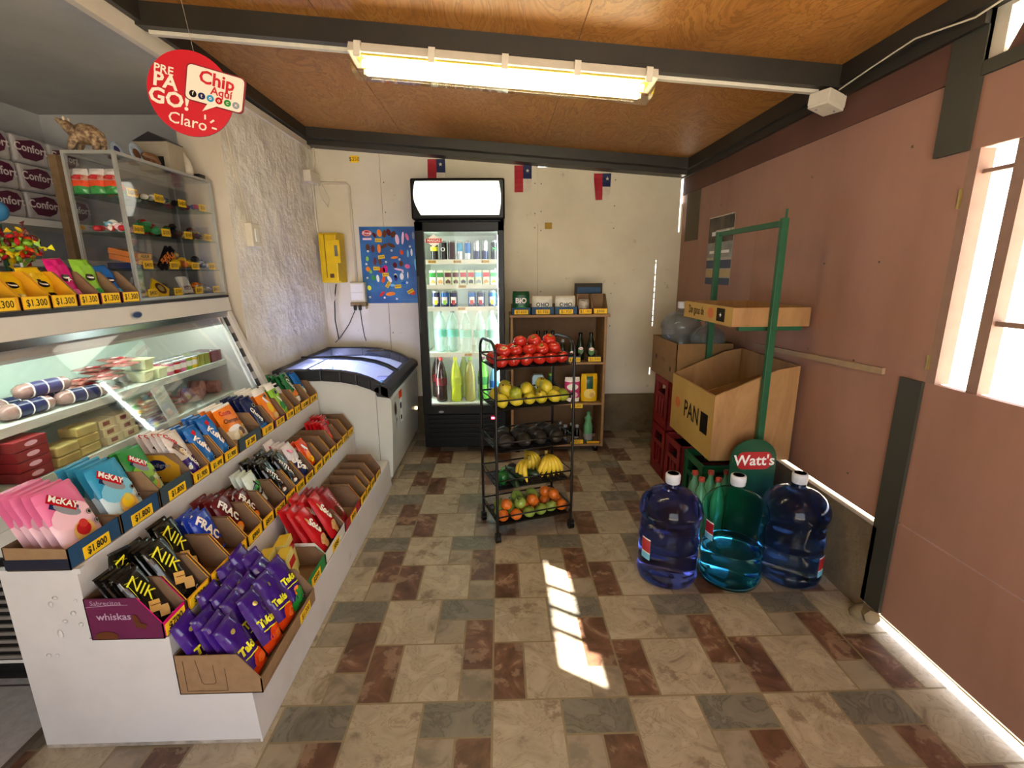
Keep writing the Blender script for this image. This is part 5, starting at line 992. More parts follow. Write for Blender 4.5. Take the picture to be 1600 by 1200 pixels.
style('cha',.145,.19,.03,ORANGE,bands=[(.0,.40,mat('cream_wrap','#dcd2bd',.3,noise=.03)),(.9,1.1,WHITE)],shapes=[('e',-.1,.40,.28,.08,WHITE),('e',.15,.26,.1,.14,BROWN,20),('e',.02,.2,.09,.13,TAN,-15),('e',.3,.33,.08,.1,TAN,40),('e',-.22,.2,.13,.11,mat('cookie_cream','#e7dcc0',.4,noise=0))],texts=[('Costa',.22,-.12,.8,-8,RED,.02),('Champaña',.19,.0,.58,-8,BROWN,.02)],word='orange almond biscuit packet')
style('och',.10,.185,.03,NAVY,shapes=seal(.15,.7,.13)+[('r',0,.1,.4,.08,BLUE)],texts=[('Chovo',.33,-.05,.45,-62,WHITE,.03)],word='navy wafer packet')
style('orn',.115,.19,.03,ORANGE,bands=[(.88,1.1,WHITE)],shapes=[('r',.0,.6,.26,.07,WHITE,-60),('e',.0,.4,.2,.25,YEL),('e',.1,.15,.2,.15,TAN)]+seal(.1,.75,.11),texts=[],word='pale-topped orange cookie packet')
style('lim',.085,.19,.03,LGREEN,bands=[(.88,1.1,WHITE)],shapes=seal(.05,.72,.15)+[('e',0,.3,.25,.3,GREEN),('r',.0,.5,.25,.06,WHITE,-62)],texts=[],word='lime green cookie packet')
style('wht',.08,.19,.03,mat('pale_wrap','#cfcfca',.3,noise=.1),shapes=[('e',0,.3,.3,.3,PINK),('r',0,.9,.4,.1,BLACK)],texts=[],word='whitish cookie packet')
style('coc',.085,.19,.03,mat('coco_green','#1c6a38',.25,noise=0,coat=.4),bands=[(.0,.22,WHITE)],shapes=[('e',0,.28,.3,.22,ORANGE)]+seal(-.1,.82,.14),texts=[('Coco',.46,0,.58,-62,WHITE,.03)],word='green coconut cookie packet')
style('blw',.08,.19,.03,BLUE,bands=[(.9,1.1,NAVY)],shapes=[('e',0,.3,.3,.34,LBLUE),('e',.05,.28,.18,.2,WHITE)],texts=[],word='blue milk cookie packet')
style('nik',.095,.205,.018,BLKF,shapes=[('r',-.06,.34,.20,.19,TAN,-25),('r',.1,.19,.19,.18,mat('wafer_tan','#c9a566',.4,noise=0),-25),('r',0,.345,.19,.012,BROWN,-25),('r',-.12,.86,.26,.006,NYEL,-12),('r',-.33,.7,.006,.3,NYEL,0)]+seal(.25,.05,.08),texts=[('NIK',.60,-.05,.68,-68,NYEL,.0)],word='yellow-lettered black wafer packet',wr=.08)
style('bfr',.10,.165,.026,mat('royal_blue_wrap','#1a3bab',.25,noise=0,coat=.4),shapes=[('e',.1,.2,.25,.2,BROWN)],texts=[('FRAC',.45,.0,.62,-62,WHITE,.04)],word='royal blue cookie packet')
style('rfr',.10,.175,.026,MAROON,bands=[(.0,.18,RED)],shapes=[('e',.15,.15,.22,.2,ORANGE),('e',.1,.12,.14,.12,TAN)]+seal(.3,.05,.07),texts=[('FRAC',.45,.0,.62,-62,WHITE,.04)],word='dark red cookie packet')
style('mnt',.085,.175,.026,mat('mint_wrap','#c9d8cf',.3,noise=.05),bands=[(.0,.2,BLACK)],shapes=[('r',.1,.6,.2,.5,GREEN,-62)],texts=[('TU',.6,0,.55,-62,BLACK,.03)],word='pale mint cookie packet')
style('tri',.088,.19,.028,BLKF,bands=[(.0,.16,mat('smoky_blue','#3a5a78',.3,noise=0))],shapes=[('e',.1,.16,.22,.18,BROWN),('e',.14,.14,.12,.1,WHITE)],texts=[('TRITON',.34,.0,.55,-62,WHITE,.04)],word='white-lettered black cookie packet',wr=.14)
style('obd',.09,.185,.03,mat('don_white','#d7cfd2',.3,noise=.06),bands=[(.0,.55,NAVY)],shapes=[('r',-.15,.8,.22,.08,PINK,-35)],texts=[('Obo',.40,-.1,.48,-35,WHITE,.05),('Don',.44,.05,.28,-35,WHITE,.05)],word='white and navy cookie packet',wr=.12)
style('org',.085,.15,.03,DORANGE,shapes=[('r',.0,.68,.28,.08,WHITE,-50),('e',.0,.35,.3,.35,ORANGE),('e',.05,.2,.2,.2,YEL)],texts=[],word='orange and red cookie packet',wr=.12)
style('rdd',.085,.15,.02,RED,shapes=seal(.15,.85,.12)+[('e',0,.35,.3,.3,DORANGE)],texts=[],word='bright red cookie packet')
style('soda',.095,.22,.04,RED,bands=[(.0,.03,MAROON)],shapes=[('e',-.12,.62,.08,.3,TAN,30),('e',-.2,.72,.06,.25,mat('wheat','#d9a86c',.5,noise=.1),20),('e',.05,.24,.3,.2,mat('cracker','#d8a76a',.6,noise=.2,scale=60),20),('e',.15,.12,.28,.18,mat('cracker2','#c48a4c',.6,noise=.2,scale=60),-20),('r',.2,.42,.08,.1,NYEL,-60)],texts=[('Soda',.42,.02,.56,-60,WHITE,.04)],word='red soda cracker packet')
style('cost',.10,.19,.022,mat('deep_red_wrap','#8d1318',.3,noise=0),shapes=[('e',-.05,.35,.2,.35,BROWN,10)],texts=[('COSTA RAMA',.20,.15,.55,-80,WHITE,.02)],word='deep red chocolate biscuit box',power=10,wr=0,crimp=False)
style('cofr',.07,.17,.02,mat('white_v','#d6d4ce',.3,noise=0),shapes=[('r',-.2,.6,.07,.8,BLACK,20)],texts=[('V',.7,.1,.6,-20,BLACK,.03)],word='white packet with black V',power=8)
TW=['#38127a']
style('tak',.096,.20,.040,PURP,bands=[(.0,.07,mat('takis_red','#b8300f',.3,noise=.15,coat=.5)),(.07,.17,DORANGE)],shapes=[('e',.1,.22,.34,.20,DORANGE,20),('e',.18,.17,.2,.12,mat('chili','#e2601a',.4,noise=0),30),('e',-.05,.80,.09,.08,GOLD),('r',.0,.33,.34,.018,NYEL,-8)],texts=[('Takis',.35,-.02,.46,-6,NYEL,.05)],word='purple chip bag with orange corner',wr=.11,cat='chip bag',name='chip_bag')
style('takg',.096,.20,.040,PURP,bands=[(.0,.17,mat('takis_green','#1f8f35',.3,noise=.1,coat=.5))],shapes=[('e',.1,.20,.36,.24,GREEN,20),('e',.0,.3,.2,.08,ORANGE,30)]+seal(.2,.1,.08)+seal(.36,.14,.08)+[('r',.0,.43,.34,.018,NYEL,-8)],texts=[('Takis',.35,-.02,.56,-6,NYEL,.05)],word='purple chip bag with green corner',wr=.11,cat='chip bag',name='chip_bag')
def pmesh(k,v=0):
    s=STY[k]
    if len(s['mesh'])<=v:
        for i in range(len(s['mesh']),v+1):
            q=MB(); packet_geo(q,s['w'],s['h'],s['t'],s['m'],s['bands'],s['shapes'],s['texts'],crimp=s['crimp'],power=s['power'],wr=s['wr'],seed=i+len(k),back=s['back'])
            me=bpy.data.meshes.new(s['name']); me.from_pydata([tuple(p) for p in q.v],[],q.f)
            for m in q.mats: me.materials.append(m)
            for p,a,b in zip(me.polygons,q.m,q.s): p.material_index=a; p.use_smooth=b
            s['mesh'].append(me)
    return s['mesh'][v]
def pack(k,loc,lean,label,yaw=0,roll=0,v=0,grp=None,scale=1):
    s=STY[k]; o=bpy.data.objects.new(s['name'],pmesh(k,v)); COL.objects.link(o)
    c,sn=cos(lean),sin(lean); R=Matrix(((0,-sn,c,0),(1,0,0,0),(0,c,sn,0),(0,0,0,1)))
    o.matrix_world=Matrix.Translation(loc) @ Matrix.Rotation(yaw,4,'Z') @ R @ Matrix.Rotation(roll,4,'Z') @ Matrix.Scale(scale,4)
    tag(o,label,s['cat'],grp); return o
def fill(k,n,t,y,where='',x0=.022,dx=.018,lean=25,dl=0,v2=2,jit=.02,z=.010,D=None,dz=0,part=''):
    xf,zt,_=TIER[t]; s=STY[k]; pl=f"{TN[t]} step, {OW[CNT[t]]} carton from near"; grp=f"{s['word']}s, {pl}"
    dx=max(dx,s['t']*1.02/cos(rad(lean))); sc=min(1,(CW0[0]-.014)/s['w'])
    for i in range(n):
        x=xf-x0-i*dx; w_='' if n==1 else ' '+ordn(i,n).replace('the ','').replace('only one','')+','
        pack(k,(x,y+random.uniform(-jit,jit)*.12,zt+z+dz+s['t']*.25+random.uniform(0,jit*.25)),rad(lean)+random.uniform(-jit,jit)*.15,f"{s['word']},{part}{w_} {pl}",yaw=random.uniform(-1,1)*jit*.4,roll=random.uniform(-1,1)*jit,v=i%v2,grp=grp,scale=sc)
# ---- top step
r=carton(3,1.165,1.345,BOXNAVY,'$1.800','blue-fronted carton of pink wafers at the near end of the top step',hf=.062,hb=.07)
q=MB(); q.box((-.086,-.0895,.004),(.082,-.0887,.034),mat('navy_stripe','#15192c',.5)); q.build('side_stripe',r)
fill('pink',5,3,1.265,lean=22,dx=.026,x0=.03)
carton(3,1.35,1.515,BOXNAVY,'$1.800','blue-fronted carton of light blue wafers, second on the top step',hf=.062,hb=.07)
fill('blue',4,3,1.432,lean=22,dx=.026,x0=.03)
r=carton(3,1.52,1.69,BOXSLATE,'$1.800','slate carton with a yellow pet food panel inside, third on the top step',hf=.065,hb=.13)
fill('grn',2,3,1.575,lean=22,x0=.05,dx=.022)
q=MB(); yy=.085-.0015-.0036-.0005; q.poly([(-.088,yy,.02),(-.088,yy,.125),(.0,yy,.125),(.05,yy,.085),(.05,yy,.02)],mat('petfood_yellow','#c9971f',.5,noise=0)); q.poly([(-.03+.033*cos(2*pi*i/16),yy-.0006,.085+.022*sin(2*pi*i/16)) for i in range(16)],NAVY); q.text('Pedigree',.022,(-.02,yy-.0012,.085),(1,0,0),(0,0,1),GREY,bold=.01); q.build('printed_lining',r)
carton(3,1.695,1.80,BOXYEL,'$1.900','yellow-fronted carton of purple and white wafers on the top step')
fill('obs',5,3,1.748,dx=.014)
carton(3,1.805,1.90,BOXYEL,'$1.490','yellow-fronted carton of blue cookies, nearer of two, on the top step')
fill('kuk',3,3,1.853,dx=.024)
carton(3,1.905,2.01,BOXYEL,'$1.900','yellow-fronted carton of blue cookies, farther of two, on the top step')
fill('kuk',3,3,1.957,dx=.024)
carton(3,2.02,2.225,BOXSLATE,'$1.200','wide slate carton of orange almond biscuits on the top step',hf=.06,hb=.075)
fill('cha',3,3,2.11,dx=.026,x0=.03)
carton(3,2.23,2.355,BOXYEL,'$1.050','yellow-lined carton of navy wafers on the top step')
fill('och',4,3,2.292,dx=.02)
carton(3,2.36,2.495,BOXWINE,'$1.100','wine-edged carton of orange cookies on the top step')
fill('orn',4,3,2.428,dx=.02)
carton(3,2.50,2.60,BOXYEL,'$1.000','yellow carton of lime green cookies on the top step')
fill('lim',2,3,2.55,dx=.022)
carton(3,2.605,2.69,BOXYEL,'$1.100','yellow carton of whitish cookies on the top step')
fill('wht',2,3,2.648,dx=.022,x0=.05)
carton(3,2.695,2.83,BOXYEL,'$1.000','yellow carton of green coconut cookies on the top step')
fill('coc',4,3,2.762,dx=.02,x0=.04,jit=.08)
carton(3,2.832,2.95,BOXYEL,'$1.000','last carton at the far end of the top step')
fill('blw',3,3,2.885,dx=.022,x0=.04)
# ---- middle step
r=carton(2,1.165,1.265,MAG,'$700','purple cat food carton reused for black wafers, near end of the middle step',hf=.048,hb=.13,side=BOXWINE)
q=MB(); yy=-.05-.0004
q.text('whiskas',.030,(-.025,yy-.0006,.075),(1,0,0),(0,0,1),mat('carton_lilac','#a98ba3',.5,noise=0),bold=.015); q.text('Sabrecitos',.020,(-.04,yy-.0006,.118),(1,0,0),(0,0,1),MC['carton_lilac'])
q.poly([(-.055+.032*cos(2*pi*i/18),yy-.0004,.012+.016*max(-.5,sin(2*pi*i/18))) for i in range(18)],BROWN)
for i in range(10): a0,a1=pi*i/10,pi*(i+1)/10; q.quad((-.095+.019*i,yy-.0004,.105+.006*sin(a0)),(-.076+.019*i,yy-.0004,.105+.006*sin(a1)),(-.076+.019*i,yy-.0004,.1065+.006*sin(a1)),(-.095+.019*i,yy-.0004,.1065+.006*sin(a0)),MC['carton_lilac']) if i<6 else None
q.poly([(.03,yy-.0004,.04),(.055,yy-.0004,.035),(.06,yy-.0004,.05),(.045,yy-.0004,.052),(.036,yy-.0004,.078),(.024,yy-.0004,.08),(.026,yy-.0004,.06)],BROWN); q.build('side_print',r)
fill('nik',4,2,1.215,dx=.02,lean=28)
pack('nik',(-1.085,1.228,.40),rad(6),'yellow-lettered black wafer packet, tipped sideways at the back of the purple carton',yaw=.1,roll=-.22,grp='black wafers')
carton(2,1.27,1.385,BOXYEL,'$700','yellow carton of black wafers, second on the middle step')
fill('nik',4,2,1.328,dx=.022,lean=28)
carton(2,1.39,1.50,BOXYEL,'$700','yellow carton with a few black wafers, third on the middle step')
fill('nik',2,2,1.445,dx=.022,lean=22,x0=.085)
carton(2,1.505,1.62,BOXYEL,'$2.000','yellow carton of royal blue cookies on the middle step')
fill('bfr',3,2,1.562,dx=.022,x0=.07,lean=20)
carton(2,1.625,1.735,BOXYEL,'$900','yellow carton of dark red cookies, nearer of two, on the middle step')
fill('rfr',4,2,1.68,dx=.02,x0=.06,lean=22)
carton(2,1.74,1.835,BOXYEL,'$850','yellow carton of dark red cookies, farther of two, on the middle step')
fill('rfr',4,2,1.788,dx=.02,x0=.05,lean=24)
carton(2,1.84,1.945,BOXWINE,'$1.250','wine-edged carton of pale mint cookies on the middle step')
fill('mnt',3,2,1.892,dx=.022,x0=.06,lean=22)
carton(2,1.95,2.05,BOXYEL,'$1.000','yellow carton of black sandwich cookies, nearer of two, on the middle step')
fill('tri',4,2,2.0,dx=.022,x0=.03,jit=.06)
carton(2,2.055,2.155,BOXYEL,'$1.000','yellow carton of black sandwich cookies, farther of two, on the middle step')
fill('tri',4,2,2.105,dx=.022,x0=.02,jit=.08)
carton(2,2.16,2.27,BOXWINE,'$500','wine-edged carton of white and navy packets on the middle step')
fill('obd',4,2,2.215,dx=.026,x0=.02,jit=.08)
carton(2,2.275,2.40,BOXYEL,'$700','yellow carton with one orange packet on the middle step')
fill('org',2,2,2.335,dx=.024,x0=.03,jit=.08)
carton(2,2.405,2.51,BOXYEL,'$500','empty brown carton, first of two empty ones on the middle step')
carton(2,2.515,2.61,BOXYEL,'$800','empty brown carton, second of two empty ones on the middle step')
carton(2,2.615,2.715,BOXWINE,'$450','wine-edged carton packed with bright red cookies on the middle step')
fill('rdd',5,2,2.665,dx=.02,x0=.04,lean=18)
carton(2,2.72,2.825,BOXYEL,'$750','yellow carton with bright red cookies, last but one on the middle step')
fill('rdd',4,2,2.772,dx=.02,x0=.08,lean=16)
carton(2,2.83,2.94,BOXYEL,'$1.250','empty brown carton at the far end of the middle step')
# ---- bottom step
r=carton(1,1.175,1.585,KRAFT,'','large plain brown carton of purple chip bags at the near end of the bottom step',hf=.05,hb=.132,D=.238,xo=.036,side=KRAFT)
q=MB(); L_=mat('printed_line','#4a3116',.8,noise=0); yy=-.205-.0006+.0015
def pl(pts,w=.002):
    for (a,b),(c,d) in zip(pts[:-1],pts[1:]):
        v=Vector((c-a,d-b)); n=Vector((-v.y,v.x)).normalized()*w/2; q.poly([(a+n.x,yy,b+n.y),(c+n.x,yy,d+n.y),(c-n.x,yy,d-n.y),(a-n.x,yy,b-n.y)],L_)
pl([(-.095,.115),(-.095,.012),(.02,.012),(.02,.088)]); pl([(-.06,.118),(-.05,.042),(-.045,.035),(-.015,.035),(-.01,.042),(-.012,.10)]); q.build('printed_outline',r)
q=MB(); h=.119; q.box((h+.0003,.07,.004),(h+.0016,.155,.038),LABEL); q.text('$1.200',.028,(h+.0024,.1125,.021),(0,1,0),(0,0,1),PENB,bold=.01,sx=.85); q.quad((h+.0008,-.16,.01),(h+.0008,.02,.01),(h+.0008,.02,.012),(h+.0008,-.16,.012),L_); q.build('price_label',r)
rs=random.Random(11); k=0
spots=[]
for j,(x,ln,zz) in enumerate(((-.738,27,.0),(-.782,25,.012),(-.826,23,.03),(-.868,20,.05))):
    for i in range(4): spots.append((x,1.243+i*.098+rs.uniform(-.006,.006),ln,zz,j,i))
for (x,y,ln,zz,j,i) in spots:
    kk='takg' if i==3 and j<3 else 'tak'
    rw=['front row','second row','third row','back row'][j]; cn=['nearest','second','third','farthest'][i]
    pack(kk,(x,y,.196+zz*(.35+.22*i)),rad(ln+rs.uniform(-1.5,1.5)),f"{STY[kk]['word']}, {cn} in {rw} of the large brown carton",yaw=rs.uniform(-.05,.05),roll=rs.uniform(-.10,.08),v=(i+j)%3,grp='purple chip bags in the large brown carton')
r=carton(1,1.59,1.80,BOXGREEN,'$250','green-edged white carton holding yellow packs behind the chip bags',hf=.055,hb=.09,side=BOXWHITE)
for k,(x,y,l) in enumerate(((-.880,1.648,'rear near'),(-.815,1.650,'front near'),(-.86,1.748,'rear far'))):
    q=MB(); q.box((-.022,-.045,0),(.022,.045,.15),mat('pale_yellow_pack','#dccf7a',.35,noise=.05),faces={'+z':mat('lemon_pack_top','#ddc233',.35,noise=.08)}); q.box((.0222,-.02,.09),(.0226,.045,.12),RED); q.box((-.01,-.0458,.09),(.012,-.0454,.115),MAROON)
    o=q.build('cracker_pack',bevel=.005); o.matrix_world=Matrix.Translation((x,y,.188))@Matrix.Rotation(rad(8),4,'Z')@Matrix.Rotation(rad(-8),4,'Y'); tag(o,f'pale yellow block-shaped pack, {l} of the three behind the chip bags','cracker packet','pale yellow cracker packs')
r=carton(1,1.805,2.06,BOXWHITE,'$350','white carton with black lettering holding red soda crackers on the bottom step',hf=.05,hb=.10,side=BOXWHITE)
q=MB(); q.text('elinnes',.04,(-.02,-.127,.045),(1,0,0),(0,0,1),BLACK,bold=.02); q.box((.04,-.1272,.004),(.09,-.1266,.012),MAROON); q.build('side_print',r)
fill('soda',3,1,1.868,part=' near side,',dx=.024,lean=26,jit=.06)
fill('soda',3,1,1.985,part=' far side,',dx=.024,lean=26,x0=.018,jit=.06)
pack('cofr',(-.90,1.88,.20),rad(5),'white packet with black V standing at the back of the soda cracker carton')
carton(1,2.065,2.315,BOXRED,'$650','red-fronted carton of deep red biscuit boxes on the bottom step',hf=.045,hb=.12)
fill('cost',5,1,2.13,dx=.024,lean=28,jit=.01)
for i,(a,b,c,p) in enumerate(((2.32,2.43,BOXYEL,'$450'),(2.435,2.51,BOXYEL,'$500'),(2.515,2.61,BOXYEL,'$400'),(2.615,2.75,BOXWINE,'$350'))):
    carton(1,a,b,c,p,f'empty brown carton, {["first","second","third","last"][i]} of the four empty ones on the bottom step')
# ================================================================== REFRIGERATED DISPLAY CASE
DX=[-1.50,-1.33]
VW=mat('case_white','#cdc9c2',.35,noise=.03,scale=5); INW=mat('case_inner','#bfcfc4',.5,noise=.03); CHR=mat('chrome','#b9b6b2',.18,metal=1,noise=0); DKR=mat('case_dark_rail','#24211f',.3,noise=0)
def case():
    r=empty('refrigerated_case',(-1.68,2.05,0),'white refrigerated deli case with slanted glass front behind the snack counter','display fridge'); T=Matrix.Translation((1.68,-2.05,0))
    y0,y1=1.40,2.70; xb=-1.98
    def B(n,bx,m,bv=.002,par=r):
        q=MB(); q.T=T
        for b in bx: q.box(b[0],b[1],b[2] if len(b)>2 else m)
        return q.build(n,par,bv)
    B('base',[((xb,y0,.10),(-1.365,y1,.66)),((xb+.03,y0+.03,0),(-1.40,y1-.03,.10),BLACK)],VW,.004)
    y0b=y0; 
    B('back_wall',[((xb,1.10,.66),(xb+.03,y1,1.16))],INW)
    g=B('side_grille',[((xb+.02,y0-.006,.12),(-1.40,y0-.001,.50),BLACK)]+[((xb+.03,y0-.012,.13+.03*k),(-1.41,y0-.004,.142+.03*k)) for k in range(12)],mat('grille_grey','#77716a',.5),0)
    y0=1.10
    for a,b in ((y0,y0+.012),(y1-.035,y1)):
        q=MB(); q.T=T; q.prism([(xb,.66),(-1.30,.66),(-1.315,.74),(-1.478,1.175),(xb,1.175)],'y',a,b,VW if a>2 else INW); q.build('end_panel',r,.004)
    q=MB(); q.T=T; q.prism([(-1.338,.70),(-1.328,.705),(-1.492,1.16),(-1.502,1.155)],'y',y1-.075,y1-.035,CHR)
    for k in range(5): z=.76+.085*k; x=-1.328-(z-.705)*.36; q.prism([(x+.001,z),(x+.003,z),(x-.013,z+.045),(x-.015,z+.045)],'y',y1-.068,y1-.045,DKR)
    q.build('glass_edge_profile',r)
    GL=thin_glass('case_glass',.07)
    q=MB(); q.T=T; q.prism([(-1.345,.70),(-1.340,.70),(-1.500,1.155),(-1.505,1.155)],'y',y0+.012,y1-.05,GL); q.build('front_glass',r)
    q=MB(); q.T=T; q.prism([(-1.50,1.178),(-1.477,1.178),(-1.487,1.25),(-1.99,1.25),(-1.99,1.178)],'y',y0-.003,y1+.003,VW); q.build('hood',r,.003)
    q=MB(); q.T=T; q.prism([(-1.51,1.15),(-1.482,1.15),(-1.478,1.178),(-1.51,1.178)],'y',y0,y1-.03,CHR); q.build('chrome_rail',r,.002)
    q=MB(); q.T=T; q.prism([(-1.52,1.105),(-1.497,1.12),(-1.503,1.15),(-1.52,1.15)],'y',y0,y1-.035,mat('case_grey_rail','#a19a94',.4,noise=0)); q.build('lamp_cover',r)
    B('top_trim',[((-1.995,y0-.003,1.25),(-1.482,y1+.003,1.262))],DKR,.002)
    B('top_sheet',[((-1.99,y0,1.262),(-1.49,y1,1.2635))],mat('steel_sheet','#8f8d88',.3,metal=.8,noise=.05),0)
    TB=mat('case_tube',(.85,1,.93),emit=24); q=MB(); q.T=T; q.tube([(-1.545,y0+.05,1.135),(-1.545,y1-.08,1.135)],.009,TB,8); q.build('light_tube',r)
    B('shelf',[((xb+.04,y0+.012,.900),(-1.53,y1-.035,.908)),((-1.534,y0+.012,.885),(-1.524,y1-.035,.915))],mat('case_shelf','#cbd6cc',.4,noise=.02),.001)
    B('shelf',[((xb+.03,y0+.012,.728),(-1.475,y1-.035,.736)),((-1.479,y0+.012,.712),(-1.469,y1-.035,.742))],MC['case_shelf'],.001)
    q=MB(); q.T=T; q.poly([(-1.476+.002+.0,2.0+.03*cos(2*pi*i/18),1.213+.015*sin(2*pi*i/18)) for i in range(18)],GREY); q.poly([(-1.475+.002+.0,2.0+.025*cos(2*pi*i/18),1.213+.011*sin(2*pi*i/18)) for i in range(18)],NAVY); q.build('badge',r)
case()
# goods on the upper shelf of the case
def T3(o,loc,rz=0,rx=0,ry=0): o.matrix_world=Matrix.Translation(loc)@Matrix.Rotation(rz,4,'Z')@Matrix.Rotation(ry,4,'Y')@Matrix.Rotation(rx,4,'X'); return o
SAUS=mat('sausage_film','#96766e',.2,noise=.25,scale=30,coat=.5)
def sausage(loc,rz,lab,lm):
    q=MB(); q.tube([(-.09,0,0),(-.085,0,0),(-.07,0,0),(.07,0,0),(.085,0,0),(.09,0,0)],[.004,.018,.026,.026,.018,.004],SAUS,12); q.tube([(-.04,0,0),(.045,0,0)],.0268,lm,12)
    for x in (-.045,.0,.05): q.tube([(x-.002,0,0),(x+.002,0,0)],.0275,WHITE,12)
    o=q.build('sausage_pack'); T3(o,loc,rz); tag(o,lab,'sausages','sausage packs on the upper case shelf')
z=.936
for k,(x,y,rz,l) in enumerate(((-1.60,1.60,1.5,'front left'),(-1.66,1.50,1.4,'rear left'),(-1.575,1.79,1.3,'front right'),(-1.64,1.73,1.5,'middle'),(-1.70,1.66,1.6,'rear middle'),(-1.62,1.69,1.4,'lying on top'))):
    sausage((x,y,z+(.05 if k==5 else 0)),rz,f'blue wrapped sausage pack, {l} on upper shelf of the deli case',NAVY if k%2==0 else mat('sausage_label','#3b3a66',.3,noise=.1))
style('vac',.12,.10,.012,mat('vacuum_meat','#a8645a',.25,noise=.35,scale=50,coat=.5),shapes=[('e',0,.5,.3,.2,RED),('r',.1,.6,.25,.06,WHITE)],texts=[],word='red and white meat pack',wr=.15,cat='meat pack',name='meat_pack')
for k in range(8):
    o=pack('vac',(-1.58-.045*(k%3),1.90+.035*k*.8,.922+.0125*k),rad(87),f'red and white sliced meat pack, {["first","second","third","fourth","fifth","sixth","seventh","eighth"][k]} from left of pile on upper case shelf',yaw=random.uniform(-.5,.5),v=k%2,grp='sliced meat packs on the upper case shelf')
TUB=mat('cream_tub','#d9dcae',.35,noise=.03)
def tub(loc,lab,m=TUB,s=1):
    r=empty('spread_tub',loc,lab,'tub','pale tubs on the upper case shelf'); q=MB(); a,b=.042*s,.034*s
    for (u,v,z0,z1) in ((a*.88,b*.88,0,.042*s),): 
        q.add([(-u*.85,-v*.85,0),(u*.85,-v*.85,0),(u*.85,v*.85,0),(-u*.85,v*.85,0),(-u,-v,z1),(u,-v,z1),(u,v,z1),(-u,v,z1)],[(0,3,2,1),(4,5,6,7),(0,1,5,4),(1,2,6,5),(2,3,7,6),(3,0,4,7)],m)
    q.build('cup',r,.004); MB().cbox((0,0,.045*s),(a*2,b*2,.007),mat('tub_lid','#cfd8a0',.3,noise=.05)).build('lid',r,.002)
tub((-1.60,2.13,.909),'pale yellow tub at left of the stack on the upper shelf of the deli case'); tub((-1.585,2.20,.909),'lower pale yellow tub at right on the upper shelf of the deli case'); tub((-1.605,2.15,.96),'pale yellow tub stacked on top of another in the deli case'); tub((-1.68,2.14,.909),'rear pale tub on the upper shelf of the deli case',mat('grey_tub','#b5b9a5',.4))
for k,(y,m,c,l) in enumerate(((2.255,PINK,WHITE,'pink yogurt cup, leftmost'),(2.305,RED,WHITE,'red yogurt cup'),(2.35,PINK,WHITE,'second pink yogurt cup'),(2.395,LGREEN,YEL,'green and yellow yogurt cup'),(2.435,YEL,WHITE,'yellow yogurt cup, rightmost'))):
    for j in range(2):
        r=empty('yogurt_cup',(-1.565-.06*j,y,.909),f'{l}, {"front" if j==0 else "back"} row on upper deli case shelf','yogurt','yogurt cups in the deli case')
        MB().lathe([(.020,0),(.024,.055),(.025,.06)],c,14,mfun=lambda j_,m=m,c=c: m if j_==0 else c).build('cup',r); MB().lathe([(.0235,.02),(.0243,.045)],WHITE,14).build('band',r); MB().lathe([(.026,.06),(.026,.062),(0,.062)],SILV,14).build('lid',r)
for k,(y,m,l) in enumerate(((2.475,mat('jelly_olive','#a3a62e',.2,noise=.05,coat=.5),'olive jelly block'),(2.525,mat('jelly_green','#8d9a24',.2,noise=.05,coat=.5),'darker olive jelly block'),(2.585,mat('jelly_red','#7a1426',.2,noise=.05,coat=.5),'dark red jelly block, nearer'),(2.632,MC['jelly_red'],'dark red jelly block, farther'))):
    q=MB().box((-.07,-.023,0),(.045,.022,.062),m); q.box((-.07,-.023,.062),(.045,.022,.0635),CLEAR); tag(q.build('jelly_block',loc=(-1.585,y,.909),bevel=.006),l+' at right end of the upper shelf of the deli case','jelly','jelly blocks in the deli case')
# lower shelf of the case
HAM=ramp_mat('mortadella',[(.3,'#8a5a52'),(.55,'#b07f72'),(.75,'#c9a090')],nscale=40,rough=.4,bump=.02)
def log(loc,r0,L,rz,lab):
    q=MB(); q.tube([(0,-L/2,0),(0,L/2-.004,0)],r0,HAM,20); q.tube([(0,L/2-.02,0),(0,L/2-.015,0)],r0+.001,mat('ham_skin','#7b4038',.4),20); o=q.build('deli_log'); T3(o,loc,rz); tag(o,lab,'deli meat','deli meat logs in the case')
log((-1.57,2.39,.778),.036,.10,rad(110),'large speckled mortadella log on the lower shelf of the deli case'); log((-1.60,2.49,.785),.044,.06,rad(100),'round mortadella end behind the large log in the deli case'); log((-1.585,2.60,.772),.034,.07,rad(100),'pinkish meat log at the far right of the lower shelf of the deli case'); log((-1.66,2.30,.78),.036,.08,rad(100),'dark salami log behind the red packs in the deli case')
for k in range(4):
    pack('vac',(-1.50-.03*k,2.17+.035*k,.745+.0125*k),rad(86),f'red sliced meat pack lying on the lower case shelf, {ordn(k,4)}',yaw=.3-.2*k,v=k%2,grp='sliced meat packs on the lower case shelf')
CHS=mat('sliced_cheese','#c7b79a',.35,noise=.3,scale=60)
q=MB(); 
for k in range(9): q.cbox((random.uniform(-.004,.004),0,.006+.012*k),(.10,.12,.009),[CHS,mat('sliced_ham','#9c6f60',.4,noise=.2,scale=40)][k%2])
tag(q.build('sliced_cheese_stack',loc=(-1.55,2.045,.738),bevel=.002),'tall stack of wrapped ham and cheese slices on the lower shelf of the deli case','cheese')
q=MB(); q.box((-.003,-.05,0),(.003,.05,.15),mat('pale_board','#b9c4b8',.4)); tag(T3(q.build('price_board'),(-1.47,2.10,.745),rz=rad(10),ry=rad(-18)),'blank pale plastic panel leaning in the deli case beside the cheese stack','panel')
WR=mat('gold_wrap','#c7b56a',.25,noise=.15,scale=20,metal=.3); CW_=mat('cream_box','#cfc59a',.4)
